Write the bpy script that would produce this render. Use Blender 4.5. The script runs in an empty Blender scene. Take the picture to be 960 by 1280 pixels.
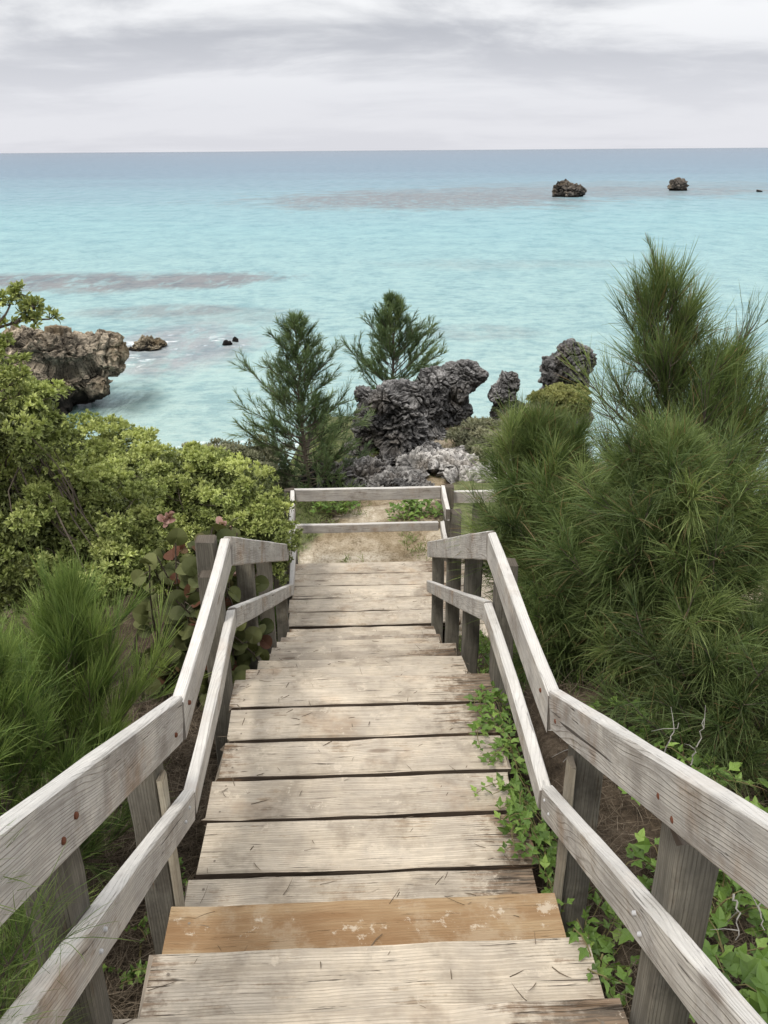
import bpy, math, random
import numpy as np
from mathutils import Vector, Matrix, noise, Euler

R = math.radians
random.seed(7)
rng = np.random.default_rng(11)
scene = bpy.context.scene
COL = scene.collection

# ------------------------------------------------------------------ camera
PITCH, ROLL, F = R(23.6), R(-0.42), 1035.0
CAMZ = 2.3
cam_d = bpy.data.cameras.new('camera')
cam = bpy.data.objects.new('camera', cam_d)
COL.objects.link(cam)
cam.location = (0, 0, CAMZ)
cam.rotation_euler = (Matrix.Rotation(R(90) - PITCH, 4, 'X') @ Matrix.Rotation(ROLL, 4, 'Z')).to_euler()
cam_d.sensor_fit = 'VERTICAL'
cam_d.sensor_height = 36
cam_d.lens = 36 * F / 1280
cam_d.clip_start = 0.05
cam_d.clip_end = 60000
scene.camera = cam
CM = (Matrix.Rotation(R(90) - PITCH, 3, 'X') @ Matrix.Rotation(ROLL, 3, 'Z'))

def ray(u, v):
    return CM @ Vector(((u - 480) / F, -(v - 640) / F, -1))
def onz(u, v, z):          # a surveyed point of the place at height z
    d = ray(u, v); k = (z - CAMZ) / d.z
    return Vector((d.x * k, d.y * k, z))
def ony(u, v, Y):          # a surveyed point of the place at distance Y
    d = ray(u, v); k = Y / d.y
    return Vector((d.x * k, Y, CAMZ + d.z * k))

# ------------------------------------------------------------------ helpers
class MB:
    def __init__(s):
        s.V = []; s.L = []; s.S = []; s.T = []; s.U = []; s.n = 0
    def add(s, V, F_, tint=(0.5, 0, 0, 0), uv=None):
        V = np.asarray(V, float).reshape(-1, 3); F_ = np.asarray(F_, int)
        s.V.append(V); s.L.append((F_ + s.n).ravel()); s.S.append(np.full(len(F_), F_.shape[1]))
        T = np.asarray(tint, float)
        if T.ndim == 1: T = np.tile(T, (len(V), 1))
        s.T.append(T)
        s.U.append(np.zeros((len(V), 2)) if uv is None else np.asarray(uv, float))
        s.n += len(V)
    def build(s, name, mat, parent=None, smooth=False):
        me = bpy.data.meshes.new(name)
        V = np.concatenate(s.V); L = np.concatenate(s.L); S = np.concatenate(s.S)
        T = np.concatenate(s.T); U = np.concatenate(s.U)
        me.vertices.add(len(V)); me.vertices.foreach_set('co', V.ravel())
        me.loops.add(len(L)); me.loops.foreach_set('vertex_index', L)
        me.polygons.add(len(S))
        me.polygons.foreach_set('loop_start', np.concatenate([[0], np.cumsum(S)[:-1]]))
        me.polygons.foreach_set('use_smooth', np.full(len(S), smooth))
        me.update(calc_edges=True)
        a = me.attributes.new('tint', 'FLOAT_COLOR', 'POINT'); a.data.foreach_set('color', T.ravel())
        d_ = me.attributes.new('damp', 'FLOAT', 'POINT'); d_.data.foreach_set('value', T[:, 3].copy())
        uvl = me.uv_layers.new(name='uv'); uvl.data.foreach_set('uv', U[L].ravel())
        me.validate()
        if mat: me.materials.append(mat)
        o = bpy.data.objects.new(name, me); COL.objects.link(o)
        if parent: o.parent = parent
        return o

def tag(o, label=None, cat=None, group=None, kind=None):
    if label: o['label'] = label
    if cat: o['category'] = cat
    if group: o['group'] = group
    if kind: o['kind'] = kind
    return o
def empty(name, loc=(0, 0, 0), rz=0):
    o = bpy.data.objects.new(name, None); COL.objects.link(o)
    o.location = loc; o.rotation_euler = (0, 0, rz); o.empty_display_size = .1
    return o
def unit(a):
    a = np.asarray(a, float); return a / (np.linalg.norm(a, axis=-1, keepdims=True) + 1e-9)

def board(mb, p0, p1, wdir, w, th, ch=.004, seg=.12, wear=.0015, new=0, rnd=None, ragged=.006, warp=.0, sidedark=0):
    """plank from p0 to p1 (centre line), w wide along wdir, th thick"""
    p0 = np.array(p0, float); p1 = np.array(p1, float); d = p1 - p0; Ln = np.linalg.norm(d); d = d / Ln
    wd = np.array(wdir, float); wd -= d * wd.dot(d); wd = wd / np.linalg.norm(wd); nd = np.cross(d, wd)
    a, b = w / 2, th / 2
    cs = np.array([(-a + ch, -b), (a - ch, -b), (a, -b + ch), (a, b - ch), (a - ch, b), (-a + ch, b), (-a, b - ch), (-a, -b + ch)])
    per = np.concatenate([[0], np.cumsum(np.linalg.norm(np.roll(cs, -1, 0) - cs, axis=1))])
    n = max(2, int(Ln / seg)) + 1
    t = np.linspace(0, 1, n)
    rnd = rng.random() if rnd is None else rnd
    o1, o2 = rng.random() * 20, rng.random() * 20
    P = np.zeros((n, 8, 3))
    for i in range(n):
        jit = rng.normal(0, wear, (8, 2))
        base = p0 + d * Ln * t[i] + nd * warp * math.sin(t[i] * math.pi * 1.7 + o1)
        c = cs + jit
        P[i] = base + c[:, :1] * wd + c[:, 1:] * nd
    e = rng.normal(0, ragged, (2, 8))
    P[0] += e[0][:, None] * d; P[-1] += e[1][:, None] * d
    V = []; Fc = []; U = []; k = 0
    for j in range(8):
        j2 = (j + 1) % 8
        col = np.stack([P[:, j], P[:, j2]], 1).reshape(-1, 3)
        V.append(col)
        u = np.repeat(t * Ln + o1, 2); v = np.tile([per[j] + o2, per[j + 1] + o2], n)
        U.append(np.stack([u, v], 1))
        i = np.arange(n - 1)
        Fc.append(np.stack([k + 2 * i, k + 2 * i + 1, k + 2 * i + 3, k + 2 * i + 2], 1)); k += 2 * n
    Tn = np.tile(np.array([rnd, 0, new, 0.]), (8, 2 * n, 1))
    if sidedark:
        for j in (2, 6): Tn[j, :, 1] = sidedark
    mb.add(np.concatenate(V), np.concatenate(Fc)[:, ::-1], Tn.reshape(-1, 4), np.concatenate(U))
    for q, idx in ((0, range(8)), (-1, range(7, -1, -1))):
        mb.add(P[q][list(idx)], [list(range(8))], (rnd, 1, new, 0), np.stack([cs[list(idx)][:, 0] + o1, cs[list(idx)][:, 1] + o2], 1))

def tube(mb, pts, r, n=6, tint=(.5, 0, 0, 0)):
    pts = np.asarray(pts, float); m = len(pts); r = np.broadcast_to(np.asarray(r, float), (m,))
    tg = unit(np.gradient(pts, axis=0))
    up = np.array([0.13, .21, 1.0]); s1 = unit(np.cross(tg, up)); s2 = np.cross(tg, s1)
    a = np.linspace(0, 2 * math.pi, n, endpoint=False)
    V = pts[:, None] + r[:, None, None] * (np.cos(a)[None, :, None] * s1[:, None] + np.sin(a)[None, :, None] * s2[:, None])
    F_ = []
    for i in range(m - 1):
        for j in range(n):
            F_.append((i * n + j, i * n + (j + 1) % n, (i + 1) * n + (j + 1) % n, (i + 1) * n + j))
    mb.add(V.reshape(-1, 3), F_, tint)

def needles(mb, O, D, L, W, droop, shade, curl=.0):
    """many thin curved strips at origins O, directions D"""
    n = len(O); D = unit(D)
    side = unit(np.cross(D, rng.normal(0, 1, (n, 3))))
    L = np.broadcast_to(L, (n,)); W = np.broadcast_to(W, (n,)); dr = np.broadcast_to(droop, (n,))
    bend = side[:, [1, 2, 0]] * curl
    V = np.zeros((n, 7, 3)); 
    for k, (t, ww) in enumerate(((0, .8), (.38, 1), (.75, .8), (1, 0))):
        c = O + D * (L * t)[:, None] + bend * (L * t * t)[:, None] + np.array([0, 0, -1.]) * (dr * L * t * t)[:, None]
        if k < 3:
            V[:, 2 * k] = c - side * (W * ww / 2)[:, None]; V[:, 2 * k + 1] = c + side * (W * ww / 2)[:, None]
        else: V[:, 6] = c
    b = (np.arange(n) * 7)[:, None]
    T = np.zeros((n, 7, 4)); T[:, :, 0] = shade[:, None]; T[:, :, 1] = np.array([0, 0, .38, .38, .75, .75, 1]); T[:, :, 2] = rng.random(n)[:, None]
    k = mb.n
    mb.add(V.reshape(-1, 3), (b + np.array([[0, 1, 3, 2]])), T.reshape(-1, 4))
    mb.L.append(((b + np.array([[2, 3, 5, 4]])) + k).ravel()); mb.S.append(np.full(n, 4))
    mb.L.append(((b + np.array([[4, 5, 6]])) + k).ravel()); mb.S.append(np.full(n, 3))

def leaves(mb, O, D, N, L, W, shade, fold=.25, kind='diamond'):
    """flat little leaves: D = direction of the midrib, N = approx normal"""
    n = len(O); D = unit(D); S_ = unit(np.cross(D, N)); N = np.cross(S_, D)
    L = np.broadcast_to(L, (n,)); W = np.broadcast_to(W, (n,))
    if kind == 'diamond':
        prof = [(0, 0, 0), (.62, .5, fold), (1, .0, 0), (.62, -.5, fold)]; fs = [[0, 1, 2, 3]]
    elif kind == 'round':
        prof = [(0, 0, 0)] + [(.5 + .52 * -math.cos(a), .5 * math.sin(a), fold * abs(math.sin(a)) - .12 * (math.cos(a)) ** 2) for a in np.linspace(.35, 2 * math.pi - .35, 13)] + [(.5, 0, 0)]
        fs = [[14, i, i + 1] for i in range(0, 13)] + [[14, 13, 0]]
    elif kind == 'lobed':
        prof = [(0, 0, 0), (.18, .07, .02), (.34, .42, .10), (.52, .55, .02), (.56, .30, .08), (.78, .20, .02), (1, 0, -.14),
                (.78, -.20, .02), (.56, -.30, .08), (.52, -.55, .02), (.34, -.42, .10), (.18, -.07, .02), (.45, 0, -.05)]
        fs = [[12, i, i + 1] for i in range(0, 11)] + [[12, 11, 0]]
    prof = np.array(prof); m = len(prof)
    V = O[:, None] + D[:, None] * (prof[:, 0][None] * L[:, None])[..., None] + S_[:, None] * (prof[:, 1][None] * W[:, None])[..., None] \
        + N[:, None] * (prof[:, 2][None] * W[:, None])[..., None]
    T = np.zeros((n, m, 4)); T[:, :, 0] = shade[:, None]; T[:, :, 1] = prof[:, 0][None]; T[:, :, 2] = rng.random(n)[:, None]
    fs = np.array(fs)
    F_ = (np.arange(n) * m)[:, None, None] + fs[None]
    uv = np.tile(prof[:, :2], (n, 1))
    mb.add(V.reshape(-1, 3), F_.reshape(-1, fs.shape[1]), T.reshape(-1, 4), uv)

def rdir(n, up=0.0, s=1.0):
    d = rng.normal(0, 1, (n, 3)) * s; d[:, 2] += up
    return unit(d)

# ------------------------------------------------------------------ materials
def newmat(name):
    m = bpy.data.materials.new(name); m.use_nodes = True
    nt = m.node_tree; nt.nodes.clear()
    out = nt.nodes.new('ShaderNodeOutputMaterial')
    return m, nt, out
class G:
    def __init__(s, nt): s.nt = nt
    def n(s, t, **kw):
        nd = s.nt.nodes.new('ShaderNode' + t)
        for k, v in kw.items():
            if k.startswith('_'): setattr(nd, k[1:], v)
            else: s.put(nd.inputs[k.replace('__', ' ')], v)
        return nd
    def put(s, inp, v):
        if isinstance(v, bpy.types.NodeSocket): s.nt.links.new(v, inp)
        elif isinstance(v, bpy.types.Node): s.nt.links.new(v.outputs[0], inp)
        else:
            if inp.type == 'RGBA' and len(v) == 3: v = (*v, 1)
            inp.default_value = v
    def math(s, op, a, b=0.0, c=None, clamp=False):
        nd = s.nt.nodes.new('ShaderNodeMath'); nd.operation = op; nd.use_clamp = clamp
        s.put(nd.inputs[0], a); s.put(nd.inputs[1], b)
        if c is not None: s.put(nd.inputs[2], c)
        return nd.outputs[0]
    def comb(s, x, y, z):
        nd = s.nt.nodes.new('ShaderNodeCombineXYZ')
        for i, v in enumerate((x, y, z)): s.put(nd.inputs[i], v)
        return nd.outputs[0]
    def sep(s, v):
        nd = s.nt.nodes.new('ShaderNodeSeparateXYZ'); s.put(nd.inputs[0], v); return nd.outputs
    def noise(s, vec, scale=1, detail=4, rough=.55, dist=0, w=None):
        nd = s.nt.nodes.new('ShaderNodeTexNoise'); s.put(nd.inputs['Vector'], vec)
        nd.inputs['Scale'].default_value = scale; nd.inputs['Detail'].default_value = detail
        nd.inputs['Roughness'].default_value = rough; nd.inputs['Distortion'].default_value = dist
        return nd.outputs[0]
    def voro(s, vec, scale, feature='F1', rnd=1):
        nd = s.nt.nodes.new('ShaderNodeTexVoronoi'); nd.feature = feature; s.put(nd.inputs['Vector'], vec)
        nd.inputs['Scale'].default_value = scale
        return nd.outputs[0]
    def ramp(s, fac, stops, interp='LINEAR'):
        nd = s.nt.nodes.new('ShaderNodeValToRGB'); cr = nd.color_ramp; cr.interpolation = interp
        while len(cr.elements) < len(stops): cr.elements.new(.5)
        for e, (p, c) in zip(cr.elements, stops):
            e.position = p; e.color = (c, c, c, 1) if isinstance(c, (int, float)) else (*c, 1)
        s.put(nd.inputs[0], fac); return nd.outputs[0]
    def mix(s, f, a, b, mode='MIX'):
        nd = s.nt.nodes.new('ShaderNodeMix'); nd.data_type = 'RGBA'; nd.blend_type = mode
        s.put(nd.inputs[0], f); s.put(nd.inputs[6], a); s.put(nd.inputs[7], b); return nd.outputs[2]
    def smooth(s, x, a, b):
        nd = s.nt.nodes.new('ShaderNodeMapRange'); nd.interpolation_type = 'SMOOTHSTEP'
        s.put(nd.inputs[0], x); nd.inputs[1].default_value = a; nd.inputs[2].default_value = b
        return nd.outputs[0]
    def bump(s, h, strength, dist, prev=None):
        nd = s.nt.nodes.new('ShaderNodeBump'); s.put(nd.inputs['Height'], h); s.put(nd.inputs['Strength'], strength)
        nd.inputs['Distance'].default_value = dist
        if prev is not None: s.put(nd.inputs['Normal'], prev)
        return nd.outputs[0]
    def attr(s, name='tint'):
        nd = s.nt.nodes.new('ShaderNodeAttribute'); nd.attribute_name = name; return nd
    def bsdf(s, col, rough=.8, nrm=None, spec=.3):
        nd = s.nt.nodes.new('ShaderNodeBsdfPrincipled'); s.put(nd.inputs['Base Color'], col); s.put(nd.inputs['Roughness'], rough)
        nd.inputs['Specular IOR Level'].default_value = spec
        if nrm is not None: s.put(nd.inputs['Normal'], nrm)
        return nd.outputs[0]

def wood(name, light, mid, dark, stain=(.17, .10, .06), stain_amt=.5, sand=0.0, toplight=0.0, contour=1.0, lines=.5):
    m, nt, out = newmat(name); g = G(nt)
    uv = g.n('UVMap').outputs[0]; U, V_, _ = g.sep(uv)
    at = g.attr(); tr, tg_, tb = g.sep(at.outputs['Color'])
    a2 = g.attr('damp').outputs['Fac']
    ro = g.math('MULTIPLY', tr, 31.7)
    geo = g.n('NewGeometry'); pos = geo.outputs['Position']; nzt = g.sep(geo.outputs['Normal'])[2]
    broad = g.noise(g.comb(g.math('MULTIPLY', U, 1.8), g.math('MULTIPLY', V_, 9), ro), 1, 5, .6)
    streak = g.noise(g.comb(g.math('MULTIPLY', U, 4.5), g.math('MULTIPLY', V_, 70), ro), 1, 5, .65)
    fine = g.noise(g.comb(g.math('MULTIPLY', U, 14), g.math('MULTIPLY', V_, 330), ro), 1, 3, .7)
    # growth rings cut along the board: contour lines of a slow field
    fld = g.noise(g.comb(g.math('MULTIPLY', U, .8), g.math('MULTIPLY', V_, 5), ro), 1, 3, .45)
    ph = g.math('ADD', g.math('MULTIPLY', fld, 62 * contour), g.math('MULTIPLY', V_, 330))
    sn_ = g.math('ABSOLUTE', g.math('SINE', ph))
    line = g.math('MULTIPLY', g.smooth(sn_, .55, .02), g.smooth(streak, .30, .62))
    crackn = g.noise(g.comb(g.math('MULTIPLY', U, 5), g.math('MULTIPLY', V_, 130), g.math('ADD', ro, 4)), 1, 4, .65)
    crackn = g.math('ADD', crackn, g.math('MULTIPLY', a2, .10))
    crack = g.smooth(crackn, .65, .71)
    split = g.smooth(g.noise(g.comb(g.math('MULTIPLY', U, .9), g.math('MULTIPLY', V_, 48), g.math('ADD', ro, 9)), 1, 2, .4), .735, .75)
    crack = g.math('MAXIMUM', crack, split)
    kn = nt.nodes.new('ShaderNodeTexVoronoi'); g.put(kn.inputs['Vector'], g.comb(g.math('MULTIPLY', U, 1.7), g.math('MULTIPLY', V_, 6), ro)); kn.inputs['Scale'].default_value = 1
    kd = g.math('ADD', kn.outputs[0], g.math('MULTIPLY', g.math('SUBTRACT', streak, .5), .12))
    knot = g.smooth(kd, .12, .05)
    col = g.ramp(broad, [(.30, mid), (.62, light)])
    col = g.mix(g.smooth(g.noise(pos, 4, 5, .7), .48, .68), col, g.mix(.6, col, dark))
    col = g.mix(g.math('MULTIPLY', g.smooth(streak, .58, .36), .45), col, dark)
    col = g.mix(g.math('MULTIPLY', line, lines), col, g.mix(1, dark, (.7, .66, .6), 'MULTIPLY'))
    col = g.mix(g.math('MULTIPLY', g.smooth(fine, .52, .70), .30), col, light)
    col = g.mix(g.math('MULTIPLY', crack, .85), col, (.05, .038, .03))
    col = g.mix(g.math('MULTIPLY', knot, .6), col, (.13, .085, .055))
    st = g.smooth(g.noise(pos, 2.3, 5, .65), .54, .72)
    col = g.mix(g.math('MULTIPLY', st, stain_amt), col, g.mix(1, col, (.70, .52, .38), 'MULTIPLY'))
    grime = g.smooth(g.math('ADD', g.math('MULTIPLY', g.noise(pos, 3.3, 6, .75), .6), g.math('MULTIPLY', streak, .4)), .54, .64)
    col = g.mix(g.math('MULTIPLY', grime, .7), col, g.mix(1, col, (.50, .42, .34), 'MULTIPLY'))
    blotch = g.smooth(g.noise(pos, 6, 5, .7), .35, .7)
    col = g.mix(1, col, g.ramp(blotch, [(0, (.86, .86, .87)), (1, (1.08, 1.07, 1.05))]), 'MULTIPLY')
    col = g.mix(1, col, g.ramp(tr, [(0, (.80, .79, .78)), (.5, (1, .99, .97)), (1, (1.14, 1.13, 1.10))]), 'MULTIPLY')
    newc = g.mix(g.smooth(broad, .35, .65), (.27, .165, .085), (.38, .27, .155))
    newc = g.mix(g.math('MULTIPLY', g.smooth(streak, .6, .35), .4), newc, (.20, .11, .05))
    newc = g.mix(g.math('MULTIPLY', g.smooth(g.noise(pos, 5, 6, .7), .48, .62), .55), newc, (.43, .34, .23))
    col = g.mix(g.smooth(tb, 0, 1), col, newc)
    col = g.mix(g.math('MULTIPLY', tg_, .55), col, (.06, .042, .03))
    en = g.math('ADD', g.math('MULTIPLY', g.noise(pos, 22, 4, .7), .45), g.math('MULTIPLY', streak, .55))
    edge = g.smooth(g.math('ADD', a2, g.math('MULTIPLY', g.math('SUBTRACT', en, .5), 3.0)), .30, .80)
    col = g.mix(g.math('MULTIPLY', edge, .80), col, g.mix(g.smooth(streak, .4, .6), (.045, .032, .022), (.19, .12, .07)))
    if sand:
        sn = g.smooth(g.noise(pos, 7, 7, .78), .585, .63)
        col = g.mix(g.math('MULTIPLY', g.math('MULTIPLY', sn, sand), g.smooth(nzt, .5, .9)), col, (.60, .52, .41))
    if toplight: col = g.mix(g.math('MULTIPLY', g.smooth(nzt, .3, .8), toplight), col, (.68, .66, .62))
    h = g.math('ADD', g.math('MULTIPLY', streak, .8), g.math('MULTIPLY', fine, .5))
    h = g.math('SUBTRACT', h, g.math('MULTIPLY', crack, 1.8))
    h = g.math('SUBTRACT', h, g.math('MULTIPLY', line, .5))
    nrm = g.bump(h, .8, .003)
    nt.links.new(g.bsdf(col, .88, nrm, .15), out.inputs[0])
    return m

def foliage(name, dark, mid, tip, trans=.25, rough=.55, sp=.25, variegate=None, tipmix=.35):
    m, nt, out = newmat(name); g = G(nt)
    at = g.attr(); r, gg, b = g.sep(at.outputs['Color'])
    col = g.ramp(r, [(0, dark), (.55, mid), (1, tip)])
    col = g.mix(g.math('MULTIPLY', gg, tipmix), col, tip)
    if variegate: col = g.mix(g.smooth(b, *variegate[0]), col, variegate[1])
    n = g.noise(g.n('NewGeometry').outputs['Position'], 3, 3)
    col = g.mix(1, col, g.ramp(n, [(.3, .75), (.7, 1.2)]), 'MULTIPLY')
    p = g.bsdf(col, rough, None, sp)
    t = g.n('BsdfTranslucent'); g.put(t.inputs[0], g.mix(1, col, (1.2, 1.25, .7), 'MULTIPLY'))
    mx = nt.nodes.new('ShaderNodeMixShader'); mx.inputs[0].default_value = trans
    nt.links.new(p, mx.inputs[1]); nt.links.new(t.outputs[0], mx.inputs[2]); nt.links.new(mx.outputs[0], out.inputs[0])
    return m

def bark(name, c1, c2):
    m, nt, out = newmat(name); g = G(nt)
    pos = g.n('NewGeometry').outputs['Position']
    n = g.noise(pos, 25, 5, .7)
    nt.links.new(g.bsdf(g.mix(n, c1, c2), .9, g.bump(n, .6, .01)), out.inputs[0]); return m

def rockmat(name, dark, mid, light, scale=1.0, warm=(.3, .22, .13), warm_amt=.3, wet=0):
    m, nt, out = newmat(name); g = G(nt)
    geo = g.n('NewGeometry'); pos = geo.outputs['Position']; nz = g.sep(geo.outputs['Normal'])[2]
    n1 = g.noise(pos, 3 * scale, 8, .7); n2 = g.noise(pos, 16 * scale, 6, .75); v = g.voro(pos, 9 * scale)
    v2 = g.voro(pos, 28 * scale)
    f = g.math('ADD', g.math('MULTIPLY', n1, .55), g.math('MULTIPLY', n2, .45))
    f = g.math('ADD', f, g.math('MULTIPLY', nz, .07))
    pit = g.smooth(v2, .10, .38)
    col = g.ramp(f, [(.36, dark), (.5, mid), (.66, light)])
    big = g.smooth(g.noise(pos, 1.3 * scale, 5, .6), .38, .62)
    col = g.mix(1, col, g.ramp(big, [(0, .50), (1, 1.4)]), 'MULTIPLY')
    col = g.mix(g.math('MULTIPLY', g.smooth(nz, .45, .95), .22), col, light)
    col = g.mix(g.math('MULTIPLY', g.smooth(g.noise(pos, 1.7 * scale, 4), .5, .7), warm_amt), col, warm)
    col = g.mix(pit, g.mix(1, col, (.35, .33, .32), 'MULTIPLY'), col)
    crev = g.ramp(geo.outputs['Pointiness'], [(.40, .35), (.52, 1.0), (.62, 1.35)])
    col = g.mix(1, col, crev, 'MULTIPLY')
    if wet: col = g.mix(g.smooth(g.math('ADD', g.sep(pos)[2], g.math('MULTIPLY', g.math('SUBTRACT', n1, .5), 1.2)), SEA + wet, SEA + wet * .4), col, (.018, .016, .014))
    h = g.math('ADD', g.math('MULTIPLY', n2, .7), g.math('ADD', g.math('MULTIPLY', v, .5), g.math('MULTIPLY', pit, .25)))
    nt.links.new(g.bsdf(col, .95, g.bump(h, .85, .028 / scale), .1), out.inputs[0]); return m

M = {}
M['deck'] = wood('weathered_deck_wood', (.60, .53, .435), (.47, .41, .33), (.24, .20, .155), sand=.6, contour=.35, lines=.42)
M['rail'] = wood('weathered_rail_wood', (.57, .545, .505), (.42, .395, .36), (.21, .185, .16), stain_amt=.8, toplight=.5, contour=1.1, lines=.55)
M['post'] = wood('weathered_post_wood', (.235, .22, .185), (.14, .13, .108), (.065, .058, .048), stain_amt=.3, contour=.3, lines=.5)
M['litpost'] = wood('lit_post_side', (.46, .42, .34), (.36, .32, .25), (.20, .17, .13), stain_amt=.5, contour=.3, lines=.4)  # paler copy of the post wood, with the light on its inner side painted in
M['cas'] = foliage('casuarina_needles', (.016, .036, .012), (.064, .112, .034), (.25, .30, .10), .25, tipmix=.5, variegate=((.955, .96), (.22, .15, .075)))
M['cas_far'] = foliage('casuarina_needles_far', (.032, .060, .028), (.085, .135, .055), (.20, .25, .11), .2)
M['cas_near'] = foliage('casuarina_needles_bright', (.020, .050, .014), (.065, .13, .030), (.28, .35, .10), .25, tipmix=.62)
M['cedar'] = foliage('rosette_shrub_leaves', (.030, .045, .015), (.19, .24, .065), (.50, .54, .20), .2, .45)
M['grape'] = foliage('sea_grape_leaves', (.022, .030, .010), (.070, .080, .026), (.17, .18, .075), .12, .6, .12, ((.91, .96), (.11, .05, .03)))
M['pink'] = foliage('pink_young_leaves', (.16, .07, .055), (.33, .19, .16), (.48, .33, .29), .15, .5)
M['vine'] = foliage('creeper_leaves', (.035, .07, .014), (.10, .18, .033), (.25, .36, .085), .25, .45, .3)
M['grass'] = foliage('coast_grass', (.07, .11, .03), (.17, .22, .07), (.36, .36, .17), .25)
M['greygreen'] = foliage('grey_scrub', (.09, .10, .06), (.20, .21, .13), (.34, .33, .22), .15)
M['yellowgreen'] = foliage('yellow_scrub', (.07, .08, .03), (.18, .195, .065), (.33, .33, .13), .2)
M['litter'] = foliage('dry_litter', (.06, .045, .03), (.15, .115, .08), (.30, .25, .19), .0, .9, .1)
M['bark'] = bark('dark_bark', (.05, .04, .03), (.16, .13, .10))
M['twig'] = bark('pale_dead_twig', (.16, .145, .125), (.38, .36, .33))
M['vstem'] = bark('creeper_stem', (.10, .10, .04), (.20, .16, .07))
M['rust'] = bark('rusty_iron', (.06, .022, .012), (.20, .075, .04))
M['zinc'] = bark('zinc_nail_head', (.35, .35, .35), (.6, .6, .6))
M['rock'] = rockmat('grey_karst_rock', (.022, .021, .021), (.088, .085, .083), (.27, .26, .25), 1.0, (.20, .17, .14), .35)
SEA = -6.0
M['slab'] = rockmat('pale_slab_rock', (.05, .048, .046), (.20, .19, .18), (.46, .44, .41), .9, (.34, .28, .21), .4)
M['head'] = rockmat('brown_headland_rock', (.035, .03, .026), (.13, .11, .085), (.40, .335, .25), .4, (.26, .19, .11), .5, wet=.9)
M['awash'] = rockmat('brown_awash_rock', (.04, .034, .028), (.13, .11, .08), (.32, .27, .19), .5, (.26, .19, .11), .5, wet=.15)
M['searock'] = rockmat('dark_sea_rock', (.03, .026, .025), (.085, .075, .065), (.20, .17, .14), .25, wet=.5)

# ground
def groundmat():
    m, nt, out = newmat('coastal_ground'); g = G(nt)
    pos = g.n('NewGeometry').outputs['Position']; at = g.attr(); r, gg, b = g.sep(at.outputs['Color'])
    n1 = g.noise(pos, 7, 8, .7); n2 = g.noise(pos, 45, 5, .7); n3 = g.noise(pos, 1.5, 4)
    soil = g.ramp(g.math('ADD', g.math('MULTIPLY', n1, .6), g.math('MULTIPLY', n2, .4)), [(.33, (.022, .017, .012)), (.5, (.07, .052, .036)), (.68, (.18, .14, .10))])
    sand = g.ramp(g.math('ADD', g.math('MULTIPLY', n1, .55), g.math('MULTIPLY', n2, .45)), [(.36, (.13, .10, .065)), (.46, (.36, .30, .215)), (.62, (.62, .55, .44))])
    sand = g.mix(g.smooth(n3, .40, .62), g.mix(1, sand, (.55, .50, .42), 'MULTIPLY'), sand)
    green = g.ramp(n1, [(.35, (.05, .06, .025)), (.65, (.18, .19, .09))])
    fs = g.smooth(g.math('ADD', r, g.math('MULTIPLY', g.math('SUBTRACT', n1, .5), .7)), .35, .65)
    col = g.mix(fs, soil, sand)
    fg = g.smooth(g.math('ADD', gg, g.math('MULTIPLY', g.math('SUBTRACT', n1, .5), .9)), .4, .7)
    col = g.mix(fg, col, green)
    h = g.math('ADD', n1, g.math('MULTIPLY', n2, .35))
    nt.links.new(g.bsdf(col, .95, g.bump(h, .8, .03), .1), out.inputs[0]); return m
M['ground'] = groundmat()

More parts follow.
